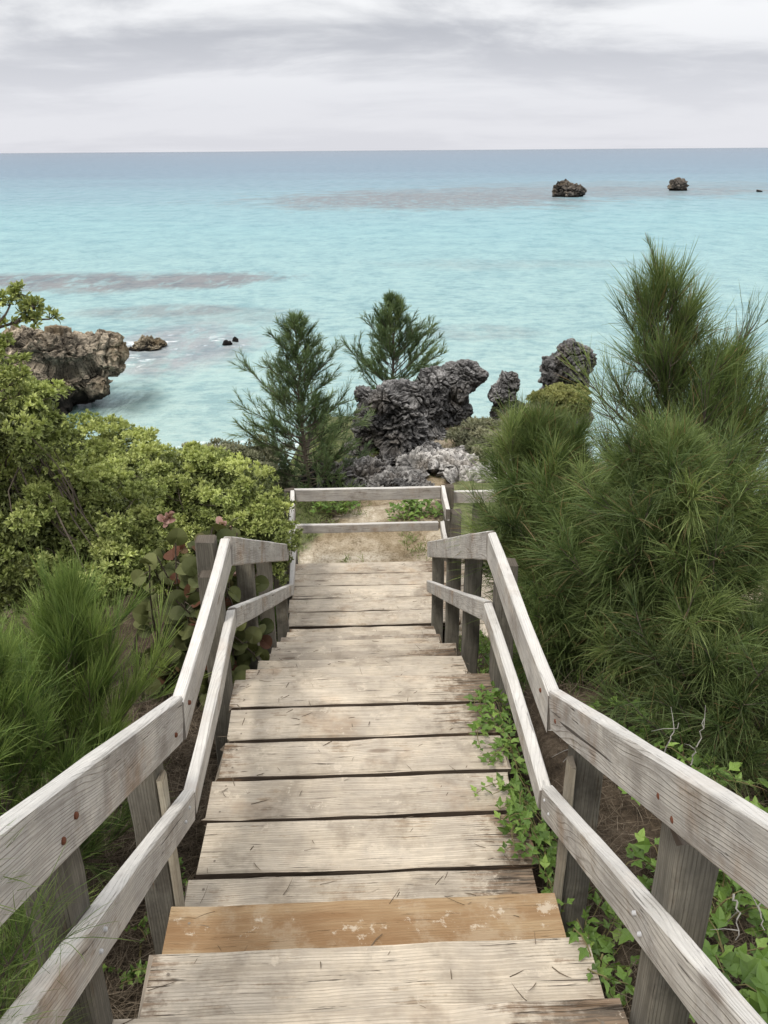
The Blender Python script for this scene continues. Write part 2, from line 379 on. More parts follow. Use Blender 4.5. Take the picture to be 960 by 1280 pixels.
SEA = -6.0
def seamat():
    m, nt, out = newmat('sea_water'); g = G(nt)
    pos = g.n('NewGeometry').outputs['Position']; x, y, z = g.sep(pos)
    ly = g.math('LOGARITHM', g.math('MAXIMUM', y, 5), 10)                      # 10 m=1, 100 m=2, 1000 m=3
    big = g.noise(g.comb(g.math('MULTIPLY', x, .010), g.math('MULTIPLY', y, .016), 0), 1, 4, .55)
    f = g.math('ADD', ly, g.math('MULTIPLY', g.math('SUBTRACT', big, .5), .42))
    f = g.math('DIVIDE', g.math('SUBTRACT', f, 1.0), 3.0)                       # 0..1 for 10 m .. 10 km
    col = g.ramp(f, [(0.0, (.40, .52, .465)), (.13, (.35, .505, .465)), (.24, (.285, .465, .455)), (.34, (.235, .435, .45)), (.43, (.195, .33, .375)),
                     (.52, (.155, .235, .295)), (.64, (.15, .21, .265)), (1, (.15, .175, .21))])
    col = g.mix(.16, g.mix(1, col, (.95, .93, .93), 'MULTIPLY'), (.25, .32, .35))
    warp = g.noise(g.comb(g.math('MULTIPLY', x, .12), g.math('MULTIPLY', y, .10), 3), 1, 6, .65)
    warp2 = g.noise(g.comb(g.math('MULTIPLY', x, .8), g.math('MULTIPLY', y, .25), 3), 1, 7, .72)
    def water_patch(cx, cy, rx, ry, amt, c, wamt=1.6, w=None):
        dx = g.math('DIVIDE', g.math('SUBTRACT', x, cx), rx); dy = g.math('DIVIDE', g.math('SUBTRACT', y, cy), ry)
        d = g.math('SQRT', g.math('ADD', g.math('MULTIPLY', dx, dx), g.math('MULTIPLY', dy, dy)))
        d = g.math('ADD', d, g.math('ADD', g.math('MULTIPLY', g.math('SUBTRACT', w or warp, .5), wamt), g.math('MULTIPLY', g.math('SUBTRACT', warp2, .5), wamt * .9)))
        return g.math('MULTIPLY', g.math('MULTIPLY', g.smooth(d, 1.05, .50), amt), g.ramp(warp2, [(.38, .30), (.52, 1)])), c
    pur = (.185, .19, .19)
    q = [onz(*a, SEA) for a in ((520, 250), (700, 240), (150, 352), (250, 350), (230, 430), (200, 388), (640, 330), (880, 300), (800, 232), (110, 505), (160, 520), (600, 415), (300, 395))]
    R_ = [(q[0].x, q[0].y, 38, 34, .9, pur), (q[1].x, q[1].y, 66, 34, .7, pur), (q[2].x - 3, q[2].y, 15, 6.0, .95, pur), (q[3].x, q[3].y, 6.5, 4.5, .95, pur),
          (q[4].x, q[4].y, 4.2, 7.0, .8, (.27, .27, .28)), (q[5].x, q[5].y, 5, 2.8, .65, pur), (q[6].x, q[6].y, 13, 4, .22, pur),
          (q[8].x, q[8].y, 60, 40, .4, pur), (q[11].x, q[11].y, 4, 2.4, .35, pur), (q[12].x, q[12].y, 6, 3, .35, pur)]
    for r_ in R_:
        fa, c = water_patch(*r_); col = g.mix(fa, col, c)
    fa, c = water_patch(q[9].x + .4, q[9].y + .2, 2.6, 3.2, .8, (.055, .10, .085), .7); col = g.mix(fa, col, c)  # headland's shadow and reflection, painted dark into the water colour
    # foam where small swells break on the reef and round the rocks
    fw = g.noise(g.comb(g.math('MULTIPLY', x, .7), g.math('MULTIPLY', y, .8), 9), 1, 7, .72)
    for (px, py, rx, ry, th) in ((215, 428, 2.6, 3.6, .56), (288, 428, 1.4, 1.5, .56), (500, 247, 32, 10, .63), (840, 240, 20, 8, .63), (712, 246, 9, 4, .6), (165, 455, .9, 2.2, .52), (945, 575, 2.5, 2.6, .5), (330, 560, 3.5, 1.0, .55)):
        c_ = onz(px, py, SEA)
        fa, _ = water_patch(c_.x, c_.y, rx, ry, 1, None, .8)
        col = g.mix(g.math('MULTIPLY', fa, g.smooth(fw, th, th + .08)), col, (.80, .84, .84))
    # ripples
    w1 = g.noise(g.comb(g.math('MULTIPLY', x, .9), g.math('MULTIPLY', y, 1.5), 0), 1, 6, .68)
    w2 = g.noise(g.comb(g.math('MULTIPLY', x, 2.6), g.math('MULTIPLY', y, 5.0), 5), 1, 4, .6)
    w3 = g.noise(g.comb(g.math('MULTIPLY', x, .30), g.math('MULTIPLY', y, .22), 8), 1, 9, .72)
    near = g.smooth(y, 120, 20)
    h = g.math('ADD', g.math('MULTIPLY', w1, .9), g.math('MULTIPLY', w2, .35))
    w4 = g.noise(g.comb(g.math('MULTIPLY', x, 1.5), g.math('MULTIPLY', y, 1.7), 2), 1, 5, .7)
    rip = g.math('ADD', g.math('MULTIPLY', g.math('SUBTRACT', w1, .5), near), g.math('MULTIPLY', g.math('SUBTRACT', w3, .5), 1.0))
    rip = g.math('ADD', rip, g.math('MULTIPLY', g.math('SUBTRACT', w4, .5), .7))
    col = g.mix(1, col, g.ramp(g.math('ADD', rip, .5), [(.32, (.70, .78, .82)), (.5, (1, 1, 1)), (.68, (1.18, 1.12, 1.09))]), 'MULTIPLY')
    nrm = g.bump(h, .55, .28)
    nrm = g.bump(w3, .35, 1.6, nrm)
    dif = g.n('BsdfDiffuse'); g.put(dif.inputs['Color'], col); g.put(dif.inputs['Normal'], nrm)
    gl = g.n('BsdfGlossy'); gl.inputs['Roughness'].default_value = .18; g.put(gl.inputs['Color'], (.85, .9, .97)); g.put(gl.inputs['Normal'], nrm)
    fr = g.n('Fresnel'); fr.inputs[0].default_value = 1.33; g.put(fr.inputs[1], nrm)
    mx = nt.nodes.new('ShaderNodeMixShader'); g.put(mx.inputs[0], g.math('MULTIPLY', g.math('MINIMUM', fr.outputs[0], .6), .58))
    nt.links.new(dif.outputs[0], mx.inputs[1]); nt.links.new(gl.outputs[0], mx.inputs[2]); nt.links.new(mx.outputs[0], out.inputs[0])
    return m
M['sea'] = seamat()

# ------------------------------------------------------------------ world and sun
SUN_EL, SUN_AZ = R(58), R(-150)      # azimuth from +Y, clockwise
world = bpy.data.worlds.new('World'); scene.world = world; world.use_nodes = True
nt = world.node_tree; nt.nodes.clear(); g = G(nt)
wo = nt.nodes.new('ShaderNodeOutputWorld'); bg = nt.nodes.new('ShaderNodeBackground')
sky = nt.nodes.new('ShaderNodeTexSky'); sky.sky_type = 'NISHITA'; sky.sun_disc = False
sky.sun_elevation = SUN_EL; sky.sun_rotation = SUN_AZ % (2 * math.pi)
tc = nt.nodes.new('ShaderNodeTexCoord'); vx, vy, vz = g.sep(tc.outputs['Generated'])
zz = g.math('MAXIMUM', vz, 0.0)
den = g.math('ADD', zz, .17)
px = g.math('DIVIDE', vx, den); py = g.math('DIVIDE', vy, den)
c1 = g.noise(g.comb(g.math('MULTIPLY', px, .95), g.math('MULTIPLY', py, 1.25), 6.4), 1, 8, .56, .35)
c2 = g.noise(g.comb(g.math('MULTIPLY', px, .22), g.math('MULTIPLY', py, 1.0), 3.4), 1, 5, .5)
cl = g.math('ADD', g.math('MULTIPLY', c1, .55), g.math('MULTIPLY', c2, .45))
cl = g.smooth(cl, .41, .57)
cloud = g.mix(cl, (.49, .505, .55), (.98, .985, 1.0))
hz = g.smooth(zz, .15, .03)
cloud = g.mix(g.math('MULTIPLY', hz, .85), cloud, (.78, .785, .84))
zen = g.ramp(zz, [(0, 1.0), (.2, 1.0), (.55, 1.6), (1, 2.2)])
cloud = g.mix(1, cloud, zen, 'MULTIPLY')
skyc = g.mix(1, sky.outputs[0], (.10, .10, .10), 'MULTIPLY')
g.put(bg.inputs[0], g.mix(.95, skyc, cloud)); bg.inputs[1].default_value = 1.0
nt.links.new(bg.outputs[0], wo.inputs[0])
sl = bpy.data.lights.new('sun', 'SUN'); sl.energy = 2.0; sl.angle = R(11); sl.color = (1, .95, .87)
so = bpy.data.objects.new('sun', sl); COL.objects.link(so)
sd = Vector((math.sin(SUN_AZ) * math.cos(SUN_EL), math.cos(SUN_AZ) * math.cos(SUN_EL), math.sin(SUN_EL)))
so.rotation_euler = sd.to_track_quat('Z', 'Y').to_euler(); so.location = sd * 30

# ------------------------------------------------------------------ setting
def sst(x, a, b):
    t = np.clip((x - a) / (b - a), 0, 1); return t * t * (3 - 2 * t)
PY = [-6, 0, 2.04, 3.3, 6.2, 7.4, 8.6, 10, 12, 13.4, 15, 17.5, 22, 40]
PZ = [3.0, .72, -.38, -.42, -1.95, -1.72, -1.64, -1.70, -1.70, -1.85, -4.6, -6.3, -7.2, -9]
def ground_z(x, y, fine=True):
    x = np.asarray(x, float); y = np.asarray(y, float)
    t = x + .033 * y
    z = np.interp(y, PY, PZ)
    side = sst(t, .62, .85) * .27 * sst(y, 7.4, 6.0) + sst(-t, .7, 1.6) * .12 * sst(y, 7.4, 6)
    z = z + side
    z = z - 1.6 * sst(-x, .9, 2.4) * sst(y, 10.2, 12.2) - .5 * sst(-x, 1.2, 2.4) * sst(y, 8.5, 10.5)
    wr = sst(x, 2.7, 5.2); z = z * (1 - wr) + wr * np.minimum(z, -5.75 - .9 * sst(y, 17, 21) - 3 * sst(y, 21, 40))
    wl = sst(-x, 3.2, 11) ; z = z * (1 - wl) + wl * np.minimum(z, -5.9 - .9 * sst(y, 9, 16) - 3 * sst(y, 18, 40))
    return z
def gz(x, y):
    return float(ground_z(x, y))
def fbm(x, y, s, o=4):
    return noise.fractal(Vector((x * s, y * s, 1.7)), 1.0, 2.0, o)
xs = np.concatenate([np.array([-9000, -2000, -400, -100, -40, -25]), np.arange(-18, -4, .5), np.arange(-4, 4, .05), np.arange(4, 12, .4), np.array([14, 18, 25, 40, 100, 400, 2000, 9000])])
ys = np.concatenate([np.array([-60, -20, -8, -4, -2]), np.arange(-1, 14, .06), np.arange(14, 24, .4), np.array([26, 30, 40, 60, 120, 400, 2000, 9000, 20000])])
X, Y = np.meshgrid(xs, ys)
Z = ground_z(X, Y)
NB = np.zeros_like(Z)
for j in range(Z.shape[0]):
    for i in range(Z.shape[1]):
        if abs(X[j, i]) < 18 and Y[j, i] < 26:
            NB[j, i] = noise.fractal(Vector((X[j, i] * 1.6, Y[j, i] * 1.6, 1.7)), 1.0, 2.0, 5) * .07 + noise.noise(Vector((X[j, i] * .4, Y[j, i] * .4, 5))) * .10
T_ = X + .033 * Y
inside = sst(-np.abs(T_), -.75, -.55) * sst(-Y, -7.6, -7.2)
Z = Z + NB * (1 - inside * .7) - inside * .12 * sst(Y, 2.2, 3.5)
cen = -.15 + .35 * sst(Y, 8.5, 12) * 3
pathm = sst(-np.abs(X - (-.02 + .9 * sst(Y, 8.5, 13))), -.95, -.35) * sst(Y, 6.8, 7.4)
front = sst(Y, 6.9, 7.3) * sst(-Y, -8.6, -7.9) * sst(-np.abs(X + .1), -1.1, -.7)
beach = sst(-Z, 5.0, 5.6) * sst(X, 1, 3) + sst(-Z, 5.5, 6.0)
sandm = np.clip(pathm * .72 + front * .8 + beach, 0, 1)
greenm = np.clip(sst(Y, 7.6, 8.4) * (1 - pathm) * .8, 0, 1) * (1 - np.clip(beach, 0, 1))
ny, nx = X.shape
idx = np.arange(nx * ny).reshape(ny, nx)
F_ = np.stack([idx[:-1, :-1], idx[:-1, 1:], idx[1:, 1:], idx[1:, :-1]], -1).reshape(-1, 4)
mb = MB(); mb.add(np.stack([X, Y, Z], -1).reshape(-1, 3), F_, np.stack([sandm, greenm, 0 * Z, 0 * Z], -1).reshape(-1, 4))
tag(mb.build('ground', M['ground'], smooth=True), kind='structure')
mb = MB(); s_ = 40000
mb.add([(-s_, -60, SEA), (s_, -60, SEA), (s_, s_, SEA), (-s_, s_, SEA)], [[0, 1, 2, 3]])
tag(mb.build('sea', M['sea']), kind='structure')

# ------------------------------------------------------------------ stairway (local frame: y runs down the stairs, x to the right)
HEAD = R(1.9)
HW = .585
RISE, RUN = .165, .295
st = empty('wooden_stairway', (0, 0, 0), HEAD)
tag(st, 'weathered grey plank stairway with two flights running down to the shore', 'stairway')

def nails(mb, pts, nrm=(0, 0, 1), r=.0048):
    for p in pts:
        a = np.linspace(0, 2 * math.pi, 7)[:-1]
        V = np.array([(p[0] + r * math.cos(t), p[1] + r * math.sin(t), p[2] + .0012) for t in a])
        mb.add(V, [list(range(6))], (.1, 1, 0, 0))

def plank_x(mb, y0, y1, z, x0=-HW, x1=HW, th=.038, new=0, jit=.008, gap=.009, rnd=None, stain=True):
    """a deck plank lying across the stairs, top at z"""
    yc = (y0 + y1) / 2; w = y1 - y0 - gap
    a, b = x0 + random.uniform(-jit, jit), x1 + random.uniform(-jit, jit)
    n0 = len(mb.V)
    sk = random.uniform(-.003, .003)
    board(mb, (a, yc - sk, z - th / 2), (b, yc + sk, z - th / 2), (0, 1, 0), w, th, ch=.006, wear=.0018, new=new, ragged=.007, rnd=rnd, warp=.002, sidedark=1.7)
    if stain:      # damp darkened ends, carried in the alpha of the tint
        for k in range(n0, len(mb.V)):
            V = mb.V[k]; T = mb.T[k].copy()
            dr = np.clip(1 - (b - V[:, 0]) / random.uniform(.18, .50), 0, 1); dl = np.clip(1 - (V[:, 0] - a) / random.uniform(.08, .20), 0, 1)
            T[:, 3] = np.maximum(dr * random.choice((.35, .8, 1.1)), dl * random.choice((.2, .5, .7))) * (0.25 if new else 1); mb.T[k] = T
    nails(mb, [(q + random.uniform(-.006, .006), yc + s * w * .3 + random.uniform(-.01, .01), z) for q in (a + .06, b - .06) for s in (-1, 1)])

# upper flight: each step is a tread of one wide plank with a plank riser behind
NT = 8
for k in range(1, NT + 1):
    z = RISE * k; yf = 1.885 - RUN * (k - 1)
    mb = MB()
    if k == 1:
        plank_x(mb, yf - RUN - .02, yf, z, new=1, rnd=.45, x0=-HW - .005, x1=HW + .005)
    else:
        plank_x(mb, yf - RUN - .02, yf, z, x0=-HW - .012 * (k % 2), x1=HW + .014 * ((k + 1) % 2), rnd=.75 - .2 * (k % 2))
    board(mb, (-HW + .02, yf - .03, z - .038 - .0635), (HW - .02, yf - .03, z - .038 - .0635), (0, 0, 1), RISE - .042, .03)
    o = mb.build('step', M['deck'], st)
    if k == 1: o['label'] = 'newer orange brown tread plank above the landing'
# upper landing
mb = MB()
edges = [1.60, 1.86, 2.146, 2.404, 2.632, 2.862, 3.092, 3.322]
for i in range(7):
    plank_x(mb, edges[i], edges[i + 1], 0, x0=-HW - .0 - random.uniform(0, .02), x1=HW + random.uniform(-.012, .02), gap=.021, rnd=[.5, .5, .72, .35, .55, .6, .8][i])
mb.build('landing', M['deck'], st)
# lower flight
N2 = 9; run2 = (6.2 - 3.322) / N2; rise2 = 1.46 / N2
for k in range(1, N2):
    z = -rise2 * k; y0 = 3.322 + run2 * (k - 1) - .02; y1 = 3.322 + run2 * k
    ym = y0 + (y1 - y0) * .52
    mb = MB(); off = .0 if k < 3 else .01
    xr = HW + [0, -.04, -.02, .0, .02, -.03, .01, .0, .0][k]
    plank_x(mb, y0, ym, z, x1=xr); plank_x(mb, ym, y1, z, x1=xr + random.uniform(-.02, .01))
    board(mb, (-HW + .02, y1 - .05, z - .04 - .06), (HW - .02, y1 - .05, z - .04 - .06), (0, 0, 1), rise2 - .045, .03)
    mb.build('step', M['deck'], st)
# lower platform and the side platform one step down
ZP = -1.46
mb = MB()
for i in range(5):
    plank_x(mb, 6.18 + .238 * i, 6.18 + .238 * (i + 1), ZP, x0=-HW - .05, x1=.86, gap=.010, rnd=.6 + .1 * (i % 3))
board(mb, (-HW - .05, 7.355, ZP - .12), (.86, 7.355, ZP - .12), (0, 0, 1), .14, .035)
mb.build('lower_platform', M['deck'], st)
mb = MB()
for i in range(6):
    plank_x(mb, 6.18 + .238 * i, 6.18 + .238 * (i + 1), ZP - .16, x0=.86, x1=2.25, gap=.010)
mb.build('side_platform', M['deck'], st)
# stringers and joists
def stringer(x, pts):
    mb = MB()
    for a, b in zip(pts[:-1], pts[1:]):
        board(mb, (x, a[0], a[1]), (x, b[0], b[1]), (0, 0, 1), .22, .04)
    mb.build('stringer', M['post'], st)
for x in (-HW + .03, HW - .03):
    stringer(x, [(-.4, 1.03), (1.62, -.10)])
    stringer(x * .999, [(1.64, -.155), (3.28, -.155)])
    stringer(x, [(3.30, -.25), (6.16, -1.70)])
    stringer(x * .999, [(6.20, ZP - .155), (7.33, ZP - .155)])

# ------------------------------------------------------------------ railings
TOPH, LOWH = .765, .40
BH, BT = .14, .040
def rail_seg(name, parent, a, b, h=BH, th=BT, rnd=None, warp=.003):
    mb = MB(); a = np.array(a, float); b = np.array(b, float)
    a[2] -= h / 2; b[2] -= h / 2
    board(mb, a, b, (0, 0, 1), h, th, ch=.005, wear=.0009, seg=.25, rnd=rnd, warp=warp)
    return mb.build(name, M['rail'], parent)
def post(parent, x, y, ztop, zbot=None, w=.092, lit=None):
    mb = MB()
    q = Matrix.Rotation(HEAD, 3, 'Z') @ Vector((x, y, 0))
    zb = gz(q.x, q.y) - .35 if zbot is None else zbot
    board(mb, (x, y, zb), (x + random.uniform(-.008, .008), y + random.uniform(-.008, .008), ztop), (0, 1, 0), w, w, ch=.006, wear=.0012)
    return mb.build('post', M['post'], parent)
def bolt(parent, p, side, r=.0075):
    """rusted bolt head sunk in the inner face; side = -1 on the right railing, 1 on the left"""
    mb = MB(); a = np.linspace(0, 2 * math.pi, 13)[:-1]
    def ringv(rr, dx): return [(p[0] + side * dx, p[1] + rr * math.cos(t), p[2] + rr * math.sin(t)) for t in a]
    V = ringv(r * 1.0, -.004) + ringv(r * .95, .003) + ringv(r * .55, .005)
    F_ = [(i, (i + 1) % 12, 12 + (i + 1) % 12, 12 + i) for i in range(12)] + [(12 + i, 12 + (i + 1) % 12, 24 + (i + 1) % 12, 24 + i) for i in range(12)]
    mb.add(V, F_); mb.add(V[24:], [list(range(12))])
    return mb.build('bolt', M['rust'], parent)

XR = .582       # centre of the rail boards, just outside the planks
SL = .525       # slope of the near rails
railings = {}
for side, nm in ((-1, 'left'), (1, 'right')):
    r_ = empty('railing', (0, 0, 0), HEAD)
    tag(r_, 'pale grey wooden railing down the left side of the stairway' if side < 0 else 'grey wooden railing down the right side of the stairway beside the big pine', 'railing')
    railings[nm] = r_
    x = side * (XR if side > 0 else .560)
    yb, ye = (2.03, 3.30) if side > 0 else (2.06, 3.30)
    z1 = .80 if side > 0 else .79; z2 = .745
    SL = .525 if side > 0 else .515; LOWN = LOWH + .045
    tr1 = rail_seg('top_rail', r_, (x, -.5, z1 + SL * (yb + .5) + .01), (x, yb, z1 + .01), h=.118 if side > 0 else .138, rnd=.55)
    x2 = side * (XR + .004)
    tr2 = rail_seg('top_rail', r_, (x - side * .005, yb + .0, z1), (x2, ye, z2), h=.13, rnd=.75)
    tr3 = rail_seg('top_rail', r_, (x2, ye + .01, z2), (side * XR, 6.2, ZP + TOPH), h=.13, rnd=.65)
    lr1 = rail_seg('lower_rail', r_, (x, -.5, LOWN + SL * (yb + .5)), (x, yb, LOWN), h=.10, rnd=.7)
    rail_seg('lower_rail', r_, (x - side * .004, yb + .004, LOWN - .004), (x2, ye - .02, LOWH), h=.085, rnd=.8)
    rail_seg('lower_rail', r_, (x2, ye - .012, LOWH), (side * XR, 6.2, ZP + LOWH), h=.095, rnd=.6)
    bx_ = x; x = side * XR
    xp = side * (XR + .071)
    ys_ = [(-.1, z1 + SL * 2.1 - .12), (1.24, z1 + SL * .80 - .12), (1.97, z1 - .10), (3.2, z2 - .12)] if side < 0 else \
          [(-.1, z1 + SL * 2.1 - .12), (1.23, z1 + SL * .79 - .14), (1.99, z1 - .12), (3.27, z2 - .13)]
    for (yy, zt) in ys_: post(r_, side * (abs(bx_) + (.090 if 1.5 < yy < 2.5 else .071)) if yy < 2.5 else xp, yy, zt)
    sl2 = (ZP + TOPH - z2) / (6.2 - ye)
    for yy in ((4.25, 5.1, 6.1) if side > 0 else (4.2, 5.05, 6.0)):
        post(r_, xp, yy, z2 + sl2 * (yy - ye) - .09)
    mb = MB(); zb_ = -.6; pa = side * (abs(bx_) + .02 + .0125)
    board(mb, (pa, 1.93, zb_), (pa, 1.93, z1 - .16), (0, 1, 0), .05, .018, ch=.003, wear=.0008)  # added pale strip standing for the lit deck-side face of the post
    mb.build('lit_side_strip', M['litpost'], r_)
    for (yy, dz) in ((1.99, -.03), (1.93, -.06), (1.24, -.035), (1.20, -.07)):
        nb_ = bolt(lr1, (bx_ - side * BT / 2, yy, LOWN + SL * (yb - yy) + dz), -side, r=.0055); nb_.name = 'nail_head'; nb_.data.materials[0] = M['zinc']
    for yy in (1.21, 1.14): bolt(tr1, (bx_ - side * BT / 2, yy, z1 + SL * (yb - yy) - .062 - (.028 if yy < 1.2 else 0)), -side)
    bolt(tr1, (bx_ - side * BT / 2, 1.95, z1 - .03), -side); bolt(tr2, (bx_ - side * (BT / 2 + .005), 2.13, z1 - .05), -side)
    if side < 0:
        # platform side: the rails run on level to the far corner
        rail_seg('top_rail', r_, (x, 6.21, ZP + TOPH), (x - .05, 7.42, ZP + TOPH), h=.12)
        rail_seg('lower_rail', r_, (x, 6.21, ZP + LOWH), (x - .045, 7.42, ZP + LOWH), h=.09)
        post(r_, xp - .05, 7.0, ZP + TOPH - .04)
        # outer brace post beside the far landing corner, its top showing
        post(r_, xp - .03, 3.34, z2 - .02, w=.085)
far = empty('railing', (0, 0, 0), HEAD)
tag(far, 'low grey wooden railing across the far end of the lower platform', 'railing')
xl, xr2 = -XR - .03, .80
rail_seg('top_rail', far, (xl, 7.42, ZP + TOPH + .01), (xr2, 7.42, ZP + TOPH + .01), h=.125, rnd=.2)
rail_seg('lower_rail', far, (xl, 7.42, ZP + LOWH), (xr2 - .02, 7.42, ZP + LOWH), h=.09, rnd=.3)
rail_seg('top_rail', far, (xr2 + .02, 7.44, ZP + TOPH + .012), (xr2 + .02, 6.98, ZP + TOPH - .04), h=.12, rnd=.8)
rail_seg('lower_rail', far, (xr2 + .02, 7.44, ZP + LOWH), (xr2 + .02, 7.0, ZP + LOWH - .03), h=.09, rnd=.8)
rail_seg('top_rail', far, (xr2 + .045, 7.56, ZP + TOPH - .10), (2.2, 7.56, ZP + TOPH - .10), h=.125, rnd=.4)
post(far, xr2 + .09, 7.50, ZP + TOPH - .02, w=.09); post(far, xr2 + .10, 7.02, ZP + TOPH - .08)
post(far, xr2 + .40, 7.63, ZP + TOPH - .14); post(far, 1.9, 7.63, ZP + TOPH - .14); post(far, xl - .06, 7.50, ZP + TOPH - .03)

# ------------------------------------------------------------------ rocks
def rock(name, lobes, mat, amp=.14, freq=2.2, voxel=.035, strata=0.0, seed=0, loc=None, facets=11):
    V = []; F_ = []; n = 0
    import bmesh
    bm = bmesh.new()
    for (c, r, rot) in lobes:
        mtx = Matrix.Translation(c) @ Euler(rot).to_matrix().to_4x4() @ Matrix.Diagonal((*r, 1))
        bmesh.ops.create_icosphere(bm, subdivisions=3, radius=1, matrix=mtx)
    me = bpy.data.meshes.new('tmp'); bm.to_mesh(me); bm.free()
    o = bpy.data.objects.new('tmp', me); COL.objects.link(o)
    md = o.modifiers.new('r', 'REMESH'); md.mode = 'VOXEL'; md.voxel_size = voxel
    dg = bpy.context.evaluated_depsgraph_get(); ev = o.evaluated_get(dg)
    me2 = bpy.data.meshes.new_from_object(ev)
    bpy.data.objects.remove(o); bpy.data.meshes.remove(me)
    co0 = np.zeros(len(me2.vertices) * 3); me2.vertices.foreach_get('co', co0); co0 = co0.reshape(-1, 3)
    bb = np.ptp(co0, axis=0); size = float(np.mean(bb)) / 2
    off = Vector((seed * 7.3, seed * 3.1, seed * 1.7))
    nv = len(me2.vertices); co = co0
    no = np.zeros(nv * 3); me2.vertices.foreach_get('normal', no); no = no.reshape(-1, 3)
    r4 = np.random.default_rng(seed + 50)
    # break it into facets: every lobe is cut by its own random planes
    C = np.array([list(c) for c, _, _ in lobes]); RD = np.array([list(r) for _, r, _ in lobes])
    dl = (((co[:, None] - C[None]) / RD[None]) ** 2).sum(2); own = dl.argmin(1)
    for li in range(len(lobes)):
        mk = np.where(own == li)[0]
        if not len(mk): continue
        for _ in range(facets):
            nn_ = r4.normal(0, 1, 3); nn_ /= np.linalg.norm(nn_)
            sup = np.linalg.norm(nn_ * RD[li]) * r4.uniform(.60, .86)
            dd_ = (co[mk] - C[li]) @ nn_ - sup
            ps = dd_ > 0
            co[mk[ps]] -= nn_ * (dd_[ps] * .93)[:, None]
    sm = (co - C[own]) / RD[own] ** 2; sm = sm / (np.linalg.norm(sm, axis=1, keepdims=True) + 1e-9)
    sm = unit(sm + no * .6)
    for i in range(nv):
        p = Vector(co[i]); q = p * (freq / size) + off
        a = noise.fractal(q, .9, 2.1, 3)
        n1_ = abs(noise.noise(q * 1.5 + Vector((4, 4, 4)))); n2_ = abs(noise.noise(q * 3.7 + Vector((9, 1, 4))))
        cr1 = max(0, 1 - n1_ * 7); cr2 = max(0, 1 - n2_ * 5)
        vd = noise.voronoi(q * 2.1)[0]
        d3 = noise.fractal(q * 5.5, .75, 2.2, 4)
        d = a * 1.1 - cr1 * 1.0 - cr2 * .25 + d3 * .26 - max(0, .34 - vd[0]) * 1.7
        if strata: d += strata * (1 if (p.z / size * 3.1 + .8 * a + seed) % 1 > .45 else -1) * .5
        d *= amp * size
        co[i] += sm[i] * d
    me2.vertices.foreach_set('co', co.ravel())
    me2.polygons.foreach_set('use_smooth', np.full(len(me2.polygons), False)); me2.update()
    me2.materials.clear(); me2.materials.append(mat); me2.name = name
    o = bpy.data.objects.new(name, me2); COL.objects.link(o)
    return o
Z0 = (0, 0, 0)
def px_rock(name, label, Yd, lob, mat, depth=.85, seed=0, group=None, voxel=.016, amp=.11, freq=2.6, strata=0, cat='rock'):
    """lob: surveyed lobes (u, v, ru, rv) at distance Yd, built as solid overlapping masses"""
    L = []; r3 = np.random.default_rng(seed)
    for q in lob:
        u, v, ru, rv = q[:4]; p = ony(u, v, Yd); k = (Yd * .9165 + (CAMZ - p.z) * .4) / F
        L.append(((p.x, Yd + r3.normal(0, .3) * ru * k, p.z), (ru * k * 1.08, ru * k * depth * 1.1, rv * k * 1.12), (r3.normal(0, .1), r3.normal(0, .12), 0)))
    o = rock(name, L, mat, seed=seed, voxel=voxel, amp=amp, freq=freq, strata=strata)
    return tag(o, label, cat, group)
GR = 'grey limestone rocks on the cliff edge'
px_rock('limestone_rock', 'squat ridged rock pillar standing just right of the left pine', 11.2, [(500, 530, 36, 50), (486, 498, 24, 18), (520, 494, 22, 18), (504, 572, 46, 22)], M['rock'], .9, 1, GR, strata=.5)
px_rock('limestone_rock', 'lower knobbly rock leaning on the left of the rock pillar', 11.5, [(456, 498, 16, 15), (462, 530, 22, 30), (455, 570, 30, 24)], M['rock'], .9, 2, GR)
px_rock('limestone_rock', 'rounded cap rock on a narrow neck overhanging the sea beyond the rock pillar', 12.9, [(582, 470, 28, 27), (560, 482, 22, 22), (565, 515, 24, 26)], M['rock'], .9, 5, GR)
px_rock('limestone_rock', 'dark rock shoulder joining the pillar to the rounded cap rock', 12.2, [(540, 482, 24, 22), (530, 515, 28, 32), (536, 545, 30, 20)], M['rock'], .9, 6, GR)
px_rock('limestone_rock', 'smallest pointed rock between the cap rock and the tall tooth rock', 12.8, [(636, 478, 15, 16), (626, 494, 17, 16), (636, 515, 22, 18)], M['rock'], .9, 7, GR, voxel=.013)
px_rock('limestone_rock', 'tall tooth shaped rock with a craggy top left of the big pine', 12.8, [(711, 446, 29, 28), (696, 464, 24, 24), (712, 484, 27, 22), (694, 500, 28, 18), (705, 522, 34, 22)], M['rock'], .8, 8, GR)
px_rock('limestone_rock', 'low jagged boulders heaped behind the far railing on the left', 9.9, [(410, 592, 30, 16), (450, 592, 30, 13), (425, 606, 50, 14), (478, 602, 26, 9)], M['rock'], .8, 9, GR, voxel=.018, amp=.2)
px_rock('limestone_rock', 'low rough ledge left of the pale rock slab', 9.7, [(505, 604, 26, 7), (522, 608, 24, 6)], M['rock'], .8, 12, GR, amp=.2)
px_rock('limestone_rock', 'small rough stone at the foot of the rock pillar', 10.8, [(540, 562, 16, 13), (550, 572, 20, 12)], M['rock'], .9, 19, GR)
px_rock('rock_slab', 'flat pale rock slab with a dark undercut front beyond the railing', 10.2, [(545, 588, 62, 11), (598, 594, 50, 15), (490, 590, 46, 9), (560, 600, 60, 10), (640, 590, 40, 14)], M['slab'], .75, 3, None, voxel=.017, amp=.10, freq=3.2, cat='rock slab')
hb = onz(100, 508, SEA)
